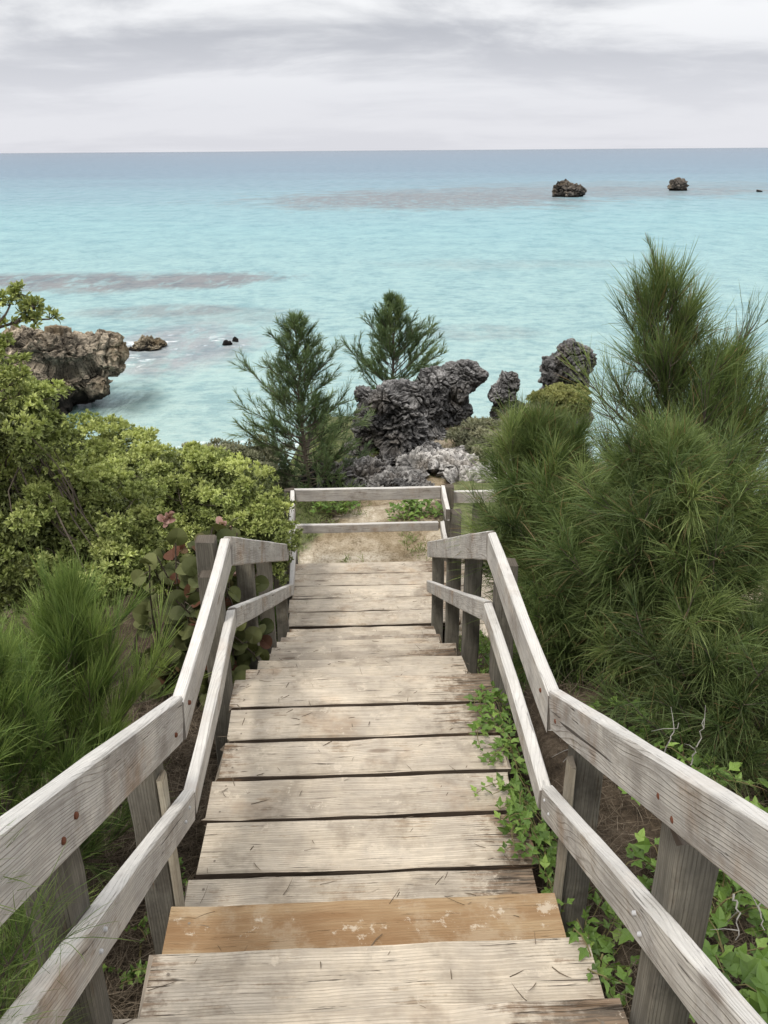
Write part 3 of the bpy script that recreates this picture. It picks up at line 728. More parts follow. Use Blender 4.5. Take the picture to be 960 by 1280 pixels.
px_rock('headland_rock', 'brown undercut rock headland jutting into the sea at left', hb.y, [(80, 436, 52, 22), (128, 436, 34, 19), (60, 476, 56, 26), (100, 470, 44, 22), (128, 458, 26, 16), (10, 450, 50, 32), (-60, 460, 70, 50), (50, 500, 58, 20), (95, 488, 36, 18)], M['head'], .8, 4, None, voxel=.04, amp=.045, freq=3.8, strata=1.0, cat='headland')
def low(name, label, u0, u1, vtop, vbase, mat, seed, depth=.8):
    b0 = onz((u0 + u1) / 2, vbase, SEA); w = u1 - u0; h = vbase - vtop; uc = (u0 + u1) / 2
    return px_rock(name, label, b0.y, [(uc - w * .08, vtop + h * .55, w * .36, h * .48), (uc + w * .2, vtop + h * .7, w * .28, h * .42), (uc, vbase, w * .46, h * .32)], mat, depth, seed, None, voxel=max(.02, (ony(u1, vbase, b0.y).x - ony(u0, vbase, b0.y).x) / 55), amp=.16, freq=2.4, cat='sea rock')
low('sea_rock', 'flat brown rock awash at the tip of the headland', 162, 209, 421, 435, M['awash'], 21)
low('sea_rock', 'small dark wet rock left of its twin off the headland', 277, 291, 424, 431, M['searock'], 22)
low('sea_rock', 'tiny dark rock poking up farther off the headland', 290, 299, 420, 427, M['searock'], 23)
low('sea_stack', 'broad dark sea stack, the nearer of two on the horizon', 689, 734, 226, 246, M['searock'], 24)
low('sea_stack', 'smaller notched sea stack farther right near the horizon', 832, 863, 221, 238, M['searock'], 26)
low('sea_rock', 'speck of dark rock at the far right of the sea', 945, 953, 237, 240, M['searock'], 27)
px_rock('beach_rock', 'dark rock on the beach at the right edge behind the pine', 15.0, [(948, 678, 24, 22), (965, 690, 26, 18)], M['rock'], .9, 30, None, voxel=.03)
px_rock('beach_rock', 'grey rock half hidden behind the pine on the right', 17.5, [(880, 608, 32, 15), (905, 615, 32, 14)], M['slab'], .9, 31, None, voxel=.04)

# ------------------------------------------------------------------ casuarina pines
def casuarina(label, base, top, spread, nb=40, per=900, nl=.2, nw=.004, mat='cas', f0=.12, elev=(20, 60), droop=.25, prof=None, tw=5, rad=.025, up=.6, lean=(0, 0), shade=(.15, .75), name='casuarina_tree', cat='pine tree', group=None, spreadang=.42, az=None, curl=.1, leaders=0):
    base = Vector(base); top = Vector(top)
    root = empty(name, base); tag(root, label, cat, group)
    H_ = (top - base); hh = H_.length
    tb = MB(); nbm = MB()
    n = 12; tt = np.linspace(0, 1, n)
    b1 = rng.normal(0, .02 * hh, 3); b1[2] = 0
    axis = np.array([np.array(H_) * t + b1 * math.sin(t * math.pi) + rng.normal(0, .003 * hh, 3) * (t < .98) for t in tt])
    tube(tb, axis, rad * (1 - tt * .93), 7)
    prof = prof or (lambda f: (1 - f) ** .75)
    Os, Ds, Ss = [], [], []; lead_n = 0
    ga = rng.random() * 6
    for b in range(nb):
        f = f0 + (1 - f0) * ((b + .5) / nb) ** .95
        f = min(.985, f)
        ga += 2.4 + rng.normal(0, .35)
        aa = ga if az is None else az[0] + (az[1] - az[0]) * rng.random()
        L = spread * prof(f) * rng.uniform(.50, 1.28) + .06 * hh * (1 - f) + .02
        el = R(elev[0] + (elev[1] - elev[0]) * f + rng.normal(0, 6))
        p0 = np.array([np.interp(f, tt, axis[:, k]) for k in range(3)])
        d0 = np.array([math.cos(aa) * math.cos(el), math.sin(aa) * math.cos(el), math.sin(el)])
        m = 7; s = np.linspace(0, 1, m)
        wig = rng.normal(0, .05 * L, 3)
        pts = p0 + d0 * (L * s)[:, None] + np.array([0, 0, .22 * L]) * (s ** 2)[:, None] + wig * np.sin(s * math.pi)[:, None]
        tube(tb, pts, (rad * .34) * (1 - s * .85) * (1 - f * .6) + .0012, 4)
        shootlist = [(pts[2:], .9)]
        for k in range(tw):
            q = rng.uniform(.25, .92); i0 = np.array([np.interp(q, s, pts[:, j]) for j in range(3)])
            dd = unit(unit(pts[-1] - pts[0]) + rng.normal(0, .55, 3) + np.array([0, 0, .25]))
            Lt = L * rng.uniform(.25, .45) * (1.15 - q * .5)
            s3 = np.linspace(0, 1, 4)
            tp = i0 + dd * (Lt * s3)[:, None] + np.array([0, 0, .15 * Lt]) * (s3 ** 2)[:, None]
            tube(tb, tp, .0035 * (1 - s3 * .8) * (rad / .02) ** .5, 3)
            shootlist.append((tp, .8))
        tot = max(8, int(per * (L / spread) ** .8))
        lens = np.array([np.linalg.norm(a[-1] - a[0]) for a, _ in shootlist]); cnt = np.maximum(3, (tot * lens / lens.sum()).astype(int))
        cb = rng.normal(0, .19)
        for (a, _), c_ in zip(shootlist, cnt):
            u = rng.random(c_) ** .8; sx = np.linspace(0, 1, len(a))
            O = np.stack([np.interp(u, sx, a[:, j]) for j in range(3)], 1)
            dr = unit(a[-1] - a[0])
            D = dr[None] + rng.normal(0, spreadang, (c_, 3)); D[:, 2] += up * .35
            Os.append(O); Ds.append(D)
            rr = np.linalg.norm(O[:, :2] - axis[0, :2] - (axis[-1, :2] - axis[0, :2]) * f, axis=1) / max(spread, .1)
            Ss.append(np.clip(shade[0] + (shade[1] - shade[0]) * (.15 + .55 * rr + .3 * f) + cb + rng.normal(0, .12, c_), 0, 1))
    for k in range(leaders):       # thin bare-looking leader shoots standing above the crown
        j = n - 1 - k; a0 = axis[j]; d = unit(np.array([rng.normal(0, .22), rng.normal(0, .22), 1.0])); Ll = hh * rng.uniform(.07, .13)
        s5 = np.linspace(0, 1, 8); lp = a0 + d * (Ll * s5)[:, None] + np.array([rng.normal(0, .035), 0, 0]) * (s5 ** 2)[:, None]
        tube(tb, lp, .004 * (1 - s5 * .7), 4)
        u = rng.random(130); Os.append(np.stack([np.interp(u, s5, lp[:, q]) for q in range(3)], 1)); Ds.append(d[None] * .9 + rng.normal(0, .3, (130, 3))); Ss.append(np.full(130, .45)); lead_n += 130
    # leader tuft
    O = axis[-1] - np.array([0, 0, 1]) * (rng.random(60) * .12 * hh)[:, None]; Os.append(O); Ds.append(rdir(60, 2.5)); Ss.append(np.full(60, .6))
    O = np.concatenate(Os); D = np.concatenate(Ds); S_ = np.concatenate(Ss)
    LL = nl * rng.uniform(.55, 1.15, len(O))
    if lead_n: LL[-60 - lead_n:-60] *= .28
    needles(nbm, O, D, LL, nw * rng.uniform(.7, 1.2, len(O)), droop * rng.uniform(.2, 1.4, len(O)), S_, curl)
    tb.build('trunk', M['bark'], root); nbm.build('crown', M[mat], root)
    return root

# two young pines beyond the railing
b_ = ony(392, 612, 9.7); t_ = ony(372, 398, 9.7)
casuarina('young feathery pine left of the rock pillar, nearer and fuller of the two', b_ - Vector((0, 0, .25)), t_, 1.0, nb=120, per=380, nl=.12, nw=.0055, mat='cas_far', f0=.05, elev=(8, 50), droop=.10, rad=.03, tw=7, spreadang=.38, up=.5,
          group='young pines on the cliff', prof=lambda f: (1 - f) ** .75 * min(1, .62 + f * 1.6) * (.85 + .15 * math.sin(f * 23)))
b_ = ony(487, 500, 12.8); t_ = ony(487, 372, 12.8)
casuarina('small cone shaped pine rising behind the rock pillar', b_ - Vector((0, 0, .3)), t_, 1.0, nb=85, per=380, nl=.12, nw=.0065, mat='cas_far', f0=.16, elev=(18, 60), droop=.08, rad=.03, tw=6, spreadang=.36, up=.5,
          group='young pines on the cliff', prof=lambda f: (1 - f) ** .9)
# the big ones right of the stairs
GB = 'big pines right of the stairway'
def trunkbase(u, v, Y):
    p = ony(u, v, Y); return Vector((p.x, p.y, gz(p.x, p.y) - .15))
round_ = lambda f: max(.12, math.sin(min(1, f * .92 + .12) * math.pi)) ** .7
t_ = ony(822, 352, 4.9)
casuarina('tallest pine on the right with thin leader shoots above the sea', trunkbase(842, 850, 4.7), t_, 1.15, nb=130, per=300, nl=.24, nw=.0028, f0=.25, elev=(28, 60), droop=.10, rad=.028, tw=9, prof=lambda f: (1 - f) ** .8 * (.8 + .25 * math.sin(f * 31)), group=GB, up=.9, spreadang=.30, shade=(.1, .8), leaders=5)
t_ = ony(905, 480, 4.8)
casuarina('lower upright pine close behind the tallest one on its right side', trunkbase(880, 850, 4.9), t_, .85, nb=80, per=230, nl=.24, nw=.0028, f0=.25, elev=(30, 70), droop=.10, rad=.022, tw=8, prof=lambda f: (1 - f) ** .5, group=GB, up=.9, spreadang=.30, shade=(.1, .8), leaders=3)
t_ = ony(668, 560, 4.7)
casuarina('rounded bushy pine leaning over the right railing', trunkbase(720, 880, 4.4), t_, .56, nb=100, per=620, nl=.22, nw=.0028, f0=.15, elev=(5, 75), droop=.26, rad=.026, tw=10, prof=round_, group=GB, up=.55, spreadang=.42, shade=(.05, .7))
t_ = ony(838, 590, 3.7)
casuarina('dense drooping pine in front of the tallest one on the right', trunkbase(850, 960, 3.4), t_, .50, nb=100, per=660, nl=.21, nw=.0025, f0=.18, elev=(0, 72), droop=.42, rad=.026, tw=10, prof=round_, group=GB, up=.35, spreadang=.42, shade=(.05, .7))
t_ = ony(1010, 770, 4.0)
casuarina('dark pine at the right edge of the picture', trunkbase(1015, 990, 3.8), t_, .36, nb=60, per=480, nl=.22, nw=.003, f0=.15, elev=(10, 70), droop=.25, rad=.024, tw=7, prof=round_, group=GB, up=.6, spreadang=.42, shade=(.05, .65))
t_ = ony(720, 640, 4.1)
casuarina('low dark pine regrowth under the rounded pine by the railing', trunkbase(742, 900, 3.9), t_, .52, nb=80, per=560, nl=.2, nw=.003, f0=.05, elev=(0, 65), droop=.35, rad=.018, tw=8, prof=round_, group=GB, up=.4, spreadang=.5, shade=(.0, .5))
t_ = ony(905, 850, 3.0)
casuarina('low spreading dark pine behind the near right rail', trunkbase(905, 1000, 2.85), t_, .50, nb=70, per=420, nl=.17, nw=.0024, f0=.05, elev=(5, 60), droop=.35, rad=.012, tw=7, prof=round_, group=GB, up=.4, spreadang=.5, shade=(.0, .5))
GL = 'young pines left of the stairway'
t_ = ony(95, 770, 2.7)
casuarina('bright green young pine bush beside the near left railing', trunkbase(70, 1000, 2.45) , t_, .38, nb=90, per=240, nl=.19, nw=.0018, mat='cas_near', f0=.10, elev=(35, 82), droop=.10, rad=.010, tw=6, prof=round_, group=GL, up=1.5, spreadang=.24, shade=(.05, .9), name='young_casuarina')
t_ = ony(-10, 830, 2.2)
casuarina('young pine at the left edge behind the top rail', trunkbase(-40, 1080, 2.0), t_, .34, nb=70, per=260, nl=.17, nw=.0017, mat='cas_near', f0=.10, elev=(15, 80), droop=.2, rad=.012, tw=5, prof=round_, group=GL, up=.9, spreadang=.34, shade=(.0, .6), name='young_casuarina')
t_ = Vector((-.66, .90, 1.37))
casuarina('green pine sprays growing through the near left railing', Vector((-.75, .93, gz(-.75, .93) - .05)), t_, .20, nb=70, per=110, nl=.13, nw=.0013, mat='cas_near', f0=.15, elev=(5, 75), droop=.25, rad=.007, tw=4, prof=round_, group=GL, up=.6, spreadang=.42, shade=(.0, .65), name='young_casuarina')

# ------------------------------------------------------------------ rosette leaved shrubs (bay cedar)
def rosette_shrub(label, blobs, ntips, leafL=.032, leafW=.012, mat='cedar', per=11, clump=.13, name='bay_cedar_shrub', cat='shrub', group=None, base=None, inner=.35, lmin=.2, limbs=14):
    """blobs: list of (centre, radii) in metres"""
    cs = np.array([b[0] for b in blobs]); rs = np.array([b[1] for b in blobs])
    bx, by = (cs[:, 0].mean(), cs[:, 1].mean()) if base is None else base
    root = empty(name, (bx, by, gz(bx, by))); tag(root, label, cat, group); org = np.array([bx, by, gz(bx, by)])
    area = (rs[:, 0] * rs[:, 2]); wts = area / area.sum()
    ncl = max(8, ntips // 34)
    k = rng.choice(len(blobs), ncl, p=wts)
    d = rdir(ncl, .35); rr = rng.uniform(.55, 1.12, ncl)
    cc = cs[k] + d * rs[k] * rr[:, None]
    crad = clump * rng.uniform(.6, 1.35, ncl)
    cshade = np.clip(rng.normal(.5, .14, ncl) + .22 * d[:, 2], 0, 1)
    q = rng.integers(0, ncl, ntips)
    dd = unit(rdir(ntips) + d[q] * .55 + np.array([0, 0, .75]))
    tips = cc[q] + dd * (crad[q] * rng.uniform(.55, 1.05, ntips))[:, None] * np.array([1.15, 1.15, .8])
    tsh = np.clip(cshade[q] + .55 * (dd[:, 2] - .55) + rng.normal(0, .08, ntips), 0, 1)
    O = np.repeat(tips, per, 0); ax = np.repeat(dd, per, 0); n = len(O)
    D = unit(ax * rng.uniform(.25, 1.0, n)[:, None] + rdir(n) * .75)
    N = unit(ax + rng.normal(0, .3, (n, 3)))
    sh = np.clip(np.repeat(tsh, per) + rng.normal(0, .1, n), 0, 1)
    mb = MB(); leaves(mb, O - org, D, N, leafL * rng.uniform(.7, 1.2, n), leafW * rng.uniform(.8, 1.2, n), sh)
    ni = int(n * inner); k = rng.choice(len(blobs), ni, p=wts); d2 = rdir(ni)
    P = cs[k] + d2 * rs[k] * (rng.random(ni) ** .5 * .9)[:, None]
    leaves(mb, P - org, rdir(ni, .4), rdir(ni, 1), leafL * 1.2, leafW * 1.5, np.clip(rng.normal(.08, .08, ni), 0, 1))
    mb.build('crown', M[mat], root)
    tb = MB()
    for i in range(limbs):
        e = cc[rng.integers(0, ncl)] - org; s = np.linspace(0, 1, 7)
        w = rng.normal(0, .12, 3)
        pts = e * s[:, None] * np.array([1, 1, 1]) + w * np.sin(s * math.pi)[:, None] + np.array([0, 0, -.1]) * (1 - s)[:, None]
        tube(tb, pts, .018 * (1 - s * .8), 5)
    for i in range(ncl):     # each clump hangs on its own little branch
        a = cs[rng.integers(0, len(blobs))]; a = a + (cc[i] - a) * .45 - org; e = cc[i] - org; s = np.linspace(0, 1, 4)
        tube(tb, a + (e - a) * s[:, None] + rng.normal(0, .04, 3) * np.sin(s * math.pi)[:, None], .006 * (1 - s * .6), 3)
    tb.build('trunk', M['bark'], root)
    return root
def B(u, v, Y, ru, rv, rd=None):
    p = ony(u, v, Y); k = Y * 1.06 / F
    return (tuple(p), (ru * k, (rd if rd else ru * k * .9), rv * k))
GS = 'bright green shrubs left of the stairway'
rosette_shrub('bright green rosette leaved shrub behind the sea grape, reaching the left railing', [B(285, 635, 6.4, 75, 60, .5), B(215, 610, 6.6, 75, 45, .5), B(320, 680, 6.0, 40, 40, .3), B(250, 690, 6.2, 90, 60, .5)], 7200, .040, .015, group=GS, clump=.13)
rosette_shrub('wide olive green shrub in front of the headland', [B(60, 600, 7.2, 90, 70, .6), B(150, 592, 7.4, 70, 50, .5), B(-30, 560, 7.0, 80, 80, .6)], 6500, .042, .016, group=GS, clump=.15)
rosette_shrub('near rounded green shrub with a dark twisted limb at left', [B(110, 665, 4.6, 85, 62, .45), B(30, 640, 4.5, 90, 80, .5), B(140, 720, 4.3, 40, 35, .3), B(40, 700, 4.4, 70, 60, .4), B(15, 525, 4.4, 60, 42, .35)], 7500, .034, .013, group=GS, clump=.11)
def sprig():
    Yd = 3.9; b0 = ony(-90, 640, Yd); root = empty('coastal_shrub', (b0.x, b0.y, gz(b0.x, b0.y))); tag(root, 'open leafy branch of coastal shrub reaching over the headland at the left edge', 'shrub', GS); org = np.array(root.location)
    tb = MB(); lf = MB(); W = lambda u, v, dy=0: np.array(ony(u, v, Yd + dy)) - org
    br = [[(-90, 640), (-80, 540), (-60, 450), (-10, 412), (30, 400), (62, 399)], [(-10, 412), (8, 392), (14, 378), (22, 366)], [(-25, 420), (-8, 396), (-4, 376)], [(18, 404), (32, 392), (44, 384)],
          [(-80, 540), (-40, 490), (0, 458), (26, 452)], [(-40, 490), (-12, 462), (-2, 436), (8, 430)], [(-80, 540), (-40, 520), (4, 500), (30, 492)], [(-20, 510), (8, 484), (30, 470)], [(-30, 512), (-4, 478), (10, 470)]]
    br = [[W(-90, 700) if False else np.array([0, 0, -.05])] + [W(*p, rng.normal(0, .03)) for p in br[0]]] + [[W(*p, rng.normal(0, .05) if i else 0) for i, p in enumerate(q)] for q in br[1:]]
    tips = []
    for i, p in enumerate(br):
        p = np.array(p); s_ = np.linspace(0, 1, 14); sx = np.linspace(0, 1, len(p)); P = np.stack([np.interp(s_, sx, p[:, j]) for j in range(3)], 1)
        tube(tb, P, (.016 if i == 0 else .007) * (1 - s_ * .75), 5)
        for t in ([.62, .75, .85, .92, 1.0] if i == 0 else [.55, .75, .9, 1.0]):
            c = np.array([np.interp(t, s_, P[:, j]) for j in range(3)])
            for k in range(4): tips.append((c, unit(unit(P[-1] - P[-4]) * .5 + rdir(1, .7)[0] * .9)))
    O, D, N = [], [], []
    for c, d in tips:
        e = c + d * .035; tube(tb, [c, e], .0025, 3)
        for k in range(13): q = unit(d * .7 + rdir(1)[0] * .9); O.append(c + d * rng.uniform(.012, .04)); D.append(q); N.append(unit(d + rng.normal(0, .4, 3)))
    n = len(O); leaves(lf, np.array(O), np.array(D), np.array(N), .036 * rng.uniform(.7, 1.2, n), .014, np.clip(rng.normal(.6, .2, n), 0, 1))
    tb.build('trunk', M['bark'], root); lf.build('crown', M['cedar'], root)
sprig()
rosette_shrub('small clump of yellow green scrub at the foot of the tooth rock', [B(705, 505, 12.0, 38, 14, .4)], 700, .06, .022, mat='yellowgreen', clump=.12, name='scrub_bush')
rosette_shrub('grey green scrub beyond the shrubs beside the left pine', [B(285, 580, 9.5, 60, 28, .5), B(330, 590, 9.8, 40, 30, .5)], 1600, .05, .015, mat='greygreen', clump=.12, name='scrub_bush')
rosette_shrub('dry grey green scrub between the slab and the big pine', [B(590, 548, 11.4, 28, 18, .35), B(655, 535, 11.8, 40, 20, .4), B(615, 560, 11.0, 30, 16, .3)], 1500, .06, .014, mat='greygreen', clump=.12, name='scrub_bush')

# ------------------------------------------------------------------ sea grape
def sea_grape():
    c0 = ony(265, 760, 4.6); root = empty('sea_grape', (c0.x, c0.y, gz(c0.x, c0.y)))
    tag(root, 'sea grape plant with big round leaves beside the left railing', 'plant')
    org = np.array(root.location)
    st_ = MB(); lf = MB(); pk = MB()
    stems = []
    for i in range(44):
        u = rng.uniform(178, 352); v = rng.uniform(655, 860)
        Yd = 3.5 + rng.random() * 1.3
        e = np.array(ony(u, v, Yd)) - org
        e[0] = min(e[0], -XR - .13 - .033 * Yd - org[0])
        b = np.array([rng.normal(0, .15), rng.normal(0, .15), -.1]); s = np.linspace(0, 1, 8)
        pts = b + (e - b) * s[:, None] + rng.normal(0, .07, 3) * np.sin(s * math.pi)[:, None]
        tube(st_, pts, .009 * (1 - s * .6), 5); stems.append(pts)
    O, D, N, L = [], [], [], []
    for pts in stems:
        for k in range(15):
            q = rng.uniform(.2, 1) ** .6; p = np.array([np.interp(q, np.linspace(0, 1, 8), pts[:, j]) for j in range(3)])
            d = rdir(1, .35)[0]; O.append(p + d * .03); D.append(d); N.append(unit(np.array([rng.normal(0, .45), -.55 + rng.normal(0, .35), .8]))); L.append(rng.uniform(.055, .11))
            tube(st_, [p, p + d * .035], .002, 3)
    O, D, N, L = map(np.array, (O, D, N, L))
    leaves(lf, O, D, N, L, L * 1.12, np.clip(rng.normal(.45, .25, len(O)), 0, 1), fold=.10, kind='round')
    for (u, v) in ((205, 652), (212, 648), (280, 662), (276, 656), (300, 770), (282, 800), (292, 690), (315, 712)):
        p = np.array(ony(u, v, 4.25)) - org; p[0] = min(p[0], -XR - .12 - .033 * 4.25 - org[0]); n = 4
        leaves(pk, np.tile(p, (n, 1)), rdir(n, .6), rdir(n, .4) + np.array([0, -.6, 0]), np.full(n, .05), .04, rng.uniform(.1, .8, n), fold=.5, kind='round')
    st_.build('stem', M['bark'], root); lf.build('foliage', M['grape'], root, smooth=False); pk.build('young_leaves', M['pink'], root)['label'] = 'pink young leaves'
sea_grape()

# ------------------------------------------------------------------ creepers with lobed leaves
def creeper(label, spots, n_st=10, leaf=.05, reach=.3, zoff=.02, group='green creepers beside the stairway', high=.06, floor=None, name='creeper'):
    x0, y0 = spots[0]; root = empty(name, (x0, y0, gz(x0, y0))); tag(root, label, 'plant', group); org = np.array(root.location)
    sm = MB(); O, D, N, L = [], [], [], []
    if len(spots) > 1:
        run = []
        for (a_, b_), (c_, d_) in zip(spots[:-1], spots[1:]):
            for t in np.linspace(0, 1, 5): run.append([a_ + (c_ - a_) * t, b_ + (d_ - b_) * t, gz(a_ + (c_ - a_) * t, b_ + (d_ - b_) * t) + zoff])
        keep = [run[0]] + [q for p, q in zip(run[:-1], run[1:]) if abs(p[0] - q[0]) + abs(p[1] - q[1]) > .005]
        tube(sm, np.array(keep) - org, .004, 4)
    for (x, y) in spots:
        for i in range(n_st):
            a = rng.random() * 6.283; ln = reach * rng.uniform(.4, 1.1); s = np.linspace(0, 1, 7)
            base = np.array([x, y]) + rng.normal(0, .04, 2)
            P = []
            hh = high * rng.uniform(.3, 1.5)
            for t in s:
                q = base + np.array([math.cos(a + t * .8), math.sin(a + t * .8)]) * ln * t
                g_ = gz(q[0], q[1]) + zoff
                if floor is not None:
                    tl = q[0] + .033 * q[1]
                    if abs(tl) < HW + .03: g_ = max(g_, floor(q[1]) + .006)
                    g_ = max(g_, floor(q[1]) - .2 * min(1, max(0, (abs(tl) - HW) / .15)))
                P.append([q[0], q[1], g_ + hh * math.sin(t * 2.4)])
            P = np.array(P) - org; tube(sm, P, .0028 * (1 - s * .5), 4)
            for t in np.linspace(.15, 1, max(3, int(ln / (leaf * .62)))):
                p = np.array([np.interp(t, s, P[:, j]) for j in range(3)]); tg = unit(P[-1] - P[0])
                sd_ = unit(np.cross(tg, [0, 0, 1.]))
                for sg in (-1, 1):
                    O.append(p); D.append(unit(sd_ * sg + tg * .5 + rng.normal(0, .3, 3) + [0, 0, .25])); N.append(unit(np.array([0, -.25, 1]) + rng.normal(0, .35, 3)))
                    L.append(leaf * rng.uniform(.6, 1.25) * (1.05 - .4 * abs(t - .5)))
    O, D, N, L = map(np.array, (O, D, N, L))
    lm = MB(); leaves(lm, O, D, N, L * 1.1, L * .66, np.clip(rng.normal(.5, .26, len(O)), 0, 1), kind='lobed')
    sm.build('stem', M['vstem'], root); lm.build('foliage', M['vine'], root)
def deckz(y):
    if y < 1.885: return RISE * (1 + math.floor((1.885 - y) / RUN))
    if y < 3.32: return 0.0
    if y < 6.2: return -rise2 * (1 + math.floor((y - 3.322) / run2))
    return ZP
def loc2w(x, y): q = Matrix.Rotation(HEAD, 3, 'Z') @ Vector((x, y, 0)); return (q.x, q.y)
creeper('leafy creeper spreading onto the middle planks of the landing from the right', [loc2w(.64, 2.75), loc2w(.62, 2.95), loc2w(.66, 2.5), loc2w(.60, 3.12)], 7, .046, .19, floor=deckz, high=.035)
creeper('leafy creeper at the right near corner of the landing by the orange tread', [loc2w(.66, 2.2), loc2w(.68, 2.0), loc2w(.72, 1.85), loc2w(.63, 2.32)], 9, .055, .17, floor=deckz, high=.05)
creeper('creeper sprig hanging over the end of a tread right of the orange plank', [loc2w(.64, 1.50)], 5, .045, .12, floor=deckz, high=.05)
creeper('big leaved green creeper below the right railing post in the corner', [(.92, 1.35), (1.05, 1.2), (.86, 1.12), (1.1, 1.42), (.8, .98), (1.0, 1.02), (1.2, 1.25)], 8, .085, .22, high=.14, zoff=.06)
creeper('green creeper climbing behind the near right railing', [(.95, 1.85), (1.15, 2.0), (1.0, 2.15), (1.3, 1.8), (.9, 1.65), (1.15, 1.6)], 8, .065, .26, high=.16, zoff=.06)
creeper('low creeper between the right railing and the dark pines', [(1.25, 2.4), (1.5, 2.3), (1.1, 2.7), (1.6, 2.0), (1.4, 1.6), (1.7, 1.7), (1.5, 1.3)], 7, .065, .3, high=.14, zoff=.05)
creeper('small green creeper beside the lower tread on the right', [loc2w(.66, 1.2), loc2w(.7, .95)], 5, .04, .14, high=.05, zoff=.03)
creeper('narrow green weed under the left railing beside the landing', [(-.86, 1.95), (-.9, 2.15), (-.82, 2.35)], 5, .035, .14, high=.08, zoff=.03)
creeper('green weed at the foot of the near left post', [(-.84, 1.45), (-1.0, 1.6)], 5, .035, .14, high=.08, zoff=.03)
creeper('low green plant behind the far railing on its left', [tuple(ony(428, 640, 8.9))[:2], tuple(ony(400, 640, 9.0))[:2]], 11, .085, .24, high=.14, zoff=.03)
creeper('low green plant behind the far railing on its right', [tuple(ony(520, 640, 8.9))[:2], tuple(ony(540, 645, 8.8))[:2], tuple(ony(505, 648, 8.7))[:2]], 11, .085, .22, high=.14, zoff=.03)
creeper('green weed under the flight rail on the right', [loc2w(.72, 4.2), loc2w(.75, 4.7), loc2w(.7, 5.2)], 6, .05, .2, high=.14, zoff=.05)

# ------------------------------------------------------------------ grass, litter, dead twigs
def scatter_grass(name, pts, ln, w, mat, up=1.6, droop=.35, shade=(.2, .8)):
    P = np.array([(x, y, gz(x, y) + .0) for x, y in pts]); n = len(P)
    mb = MB(); needles(mb, P, rdir(n, up), ln * rng.uniform(.5, 1.2, n), w, droop * rng.uniform(.3, 1.3, n), rng.uniform(*shade, n), .15)
    return tag(mb.build(name, M[mat]), kind='stuff')
def region(n, x0, x1, y0, y1, thr=.0, s=2.2, avoid=True):
    out = []
    while len(out) < n:
        x, y = random.uniform(x0, x1), random.uniform(y0, y1)
        if avoid and abs(x + .033 * y) < .64 and y < 7.5: continue
        if noise.noise(Vector((x * s, y * s, 2.2))) < thr: continue
        for k in range(7): out.append((x + random.gauss(0, .02), y + random.gauss(0, .02)))
    return out
def off_path(pts): return [(x, y) for x, y in pts if abs(x - (-.02 + .9 * float(sst(y, 8.5, 13)))) > .16 + .3 * random.random()]
o = scatter_grass('grass', off_path(region(26000, -2.6, 2.6, 7.55, 12.8, -.06)), .11, .007, 'grass')
tag(o, 'tufts of coastal grass and weeds on the sandy ground beyond the platform', 'grass')
o = scatter_grass('grass', region(9000, -1.7, -.68, 4.0, 7.4, -.1) + region(9000, .64, 1.7, 3.2, 7.0, -.1), .15, .004, 'vine', shade=(.1, .6))
tag(o, 'green grass growing under the railings beside the lower flight', 'grass')
def litter():
    pts = region(34000, -1.8, -.62, .2, 4.4, -.4) + region(38000, .62, 3.0, .2, 3.6, -.4)
    P = np.array([(x, y, gz(x, y) + random.uniform(0, .07)) for x, y in pts]); n = len(P)
    D = rng.normal(0, 1, (n, 3)); D[:, 2] = rng.normal(.05, .3, n)
    mb = MB(); needles(mb, P, D, rng.uniform(.05, .17, n), rng.uniform(.0012, .0028, n), rng.uniform(-.15, .3, n), rng.beta(1.5, 3, n), .35)
    o = mb.build('plant_litter', M['litter']); tag(o, 'dry brown twigs and fallen pine needles on the ground beside the steps', 'litter', kind='stuff')
litter()
def deck_bits():
    O = []
    for i in range(420):
        y = random.uniform(.9, 7.3); x = random.uniform(-HW, HW); x = x * (1 if random.random() < .4 else (.97 / max(.3, abs(x) / HW)) ** .5)
        x = max(-HW + .01, min(HW - .01, x)); X_, Y_ = loc2w(x, y); O.append((X_, Y_, deckz(y) + .004))
    O = np.array(O); n = len(O); D = rng.normal(0, 1, (n, 3)); D[:, 2] = .01
    mb = MB(); needles(mb, O, D, rng.uniform(.012, .07, n), rng.uniform(.0015, .004, n), 0, rng.beta(1.2, 2.5, n), .25)
    tag(mb.build('fallen_needles', M['litter']), 'dry fallen needles and bark bits lying on the planks', 'litter', kind='stuff')
deck_bits()
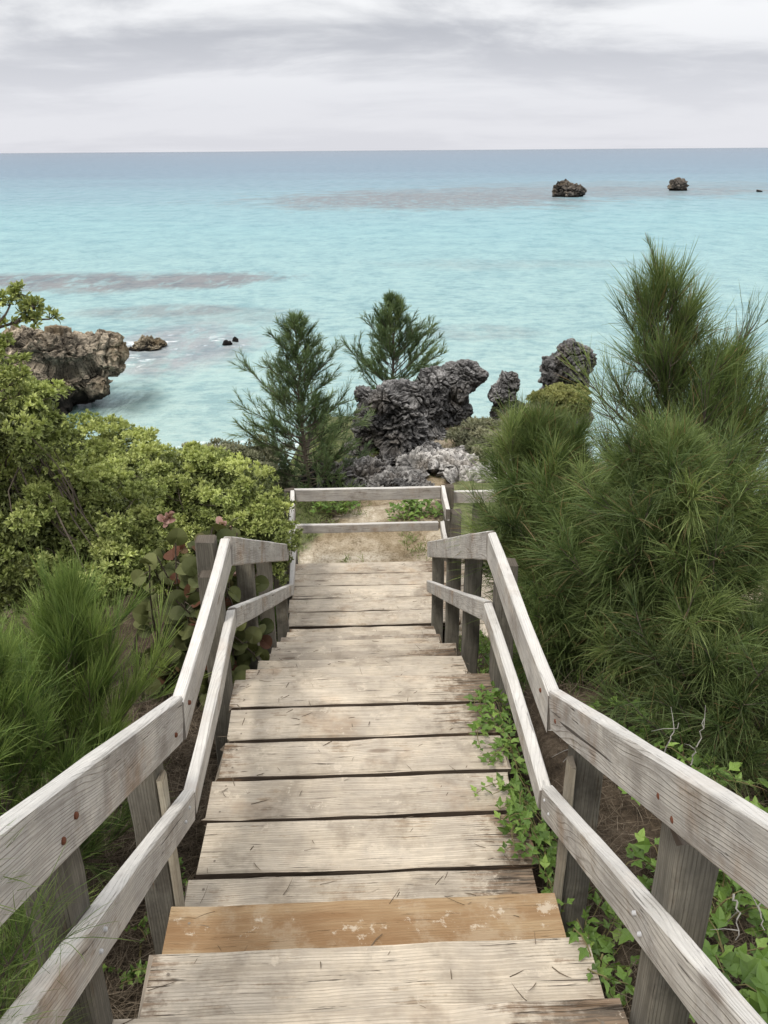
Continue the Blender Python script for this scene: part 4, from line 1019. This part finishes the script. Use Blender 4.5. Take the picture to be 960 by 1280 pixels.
def deadtwig(label, pts, r=.003, forks=2):
    mb = MB(); pts = np.array(pts, float); org = pts[0].copy(); pts = pts - org
    s = np.linspace(0, 1, 12); sx = np.linspace(0, 1, len(pts))
    P = np.stack([np.interp(s, sx, pts[:, j]) for j in range(3)], 1) + rng.normal(0, .003, (12, 3)); tube(mb, P, r * (1 - s * .6), 5)
    for f in range(forks):
        i = rng.integers(4, 10); d = unit(P[-1] - P[0] + rng.normal(0, .25, 3)) * .08; tube(mb, [P[i], P[i] + d * .5 + [0, 0, .005], P[i] + d], [r * .6, r * .4, r * .2], 4)
    o = mb.build('dead_twig', M['twig']); o.location = org; tag(o, label, 'twig', 'pale dead twigs right of the stairway')
for lab, us in (('pale dead twig hooking out behind the landing post', ((742, 895, 2.2), (722, 905, 2.15), (718, 938, 2.1), (705, 952, 2.1))), ('pale dead twig standing in the needles above the right rail', ((862, 955, 2.3), (872, 930, 2.3), (880, 900, 2.35))),
                ('thin dead twig beside the big leaved creeper', ((915, 1118, 1.6), (925, 1140, 1.55), (920, 1175, 1.5))), ('bleached dead twig at the right edge', ((958, 1100, 1.6), (950, 1130, 1.55), (955, 1165, 1.5))),
                ('pale dead twig against the dark needles left of the standing twig', ((822, 960, 2.4), (838, 925, 2.4), (848, 905, 2.45)))):
    deadtwig(lab, [ony(*q) for q in us])
# a fallen orange-brown leaf / cut stump on the litter at left
c = ony(160, 1008, 1.75); cz_ = gz(c.x, c.y)
o = rock('cut_stump', [((c.x, c.y, cz_ + .06), (.032, .03, .06), Z0)], M['bark'], amp=.10, voxel=.006, seed=44)
tag(o, 'small rounded orange brown stub of wood in the litter behind the left railing', 'stump')
m_, nt_, out_ = newmat('orange_stub'); g_ = G(nt_); nn = g_.noise(g_.n('NewGeometry').outputs['Position'], 60, 5)
nt_.links.new(g_.bsdf(g_.mix(nn, (.25, .11, .045), (.45, .24, .11)), .85), out_.inputs[0]); o.data.materials[0] = m_

scene.view_settings.view_transform = 'Standard'; scene.view_settings.look = 'None'; scene.view_settings.exposure = 0
scene.cycles.use_adaptive_sampling = True; scene.cycles.adaptive_threshold = .02
scene.cycles.max_bounces = 4; scene.cycles.diffuse_bounces = 2; scene.cycles.glossy_bounces = 2; scene.cycles.transmission_bounces = 3
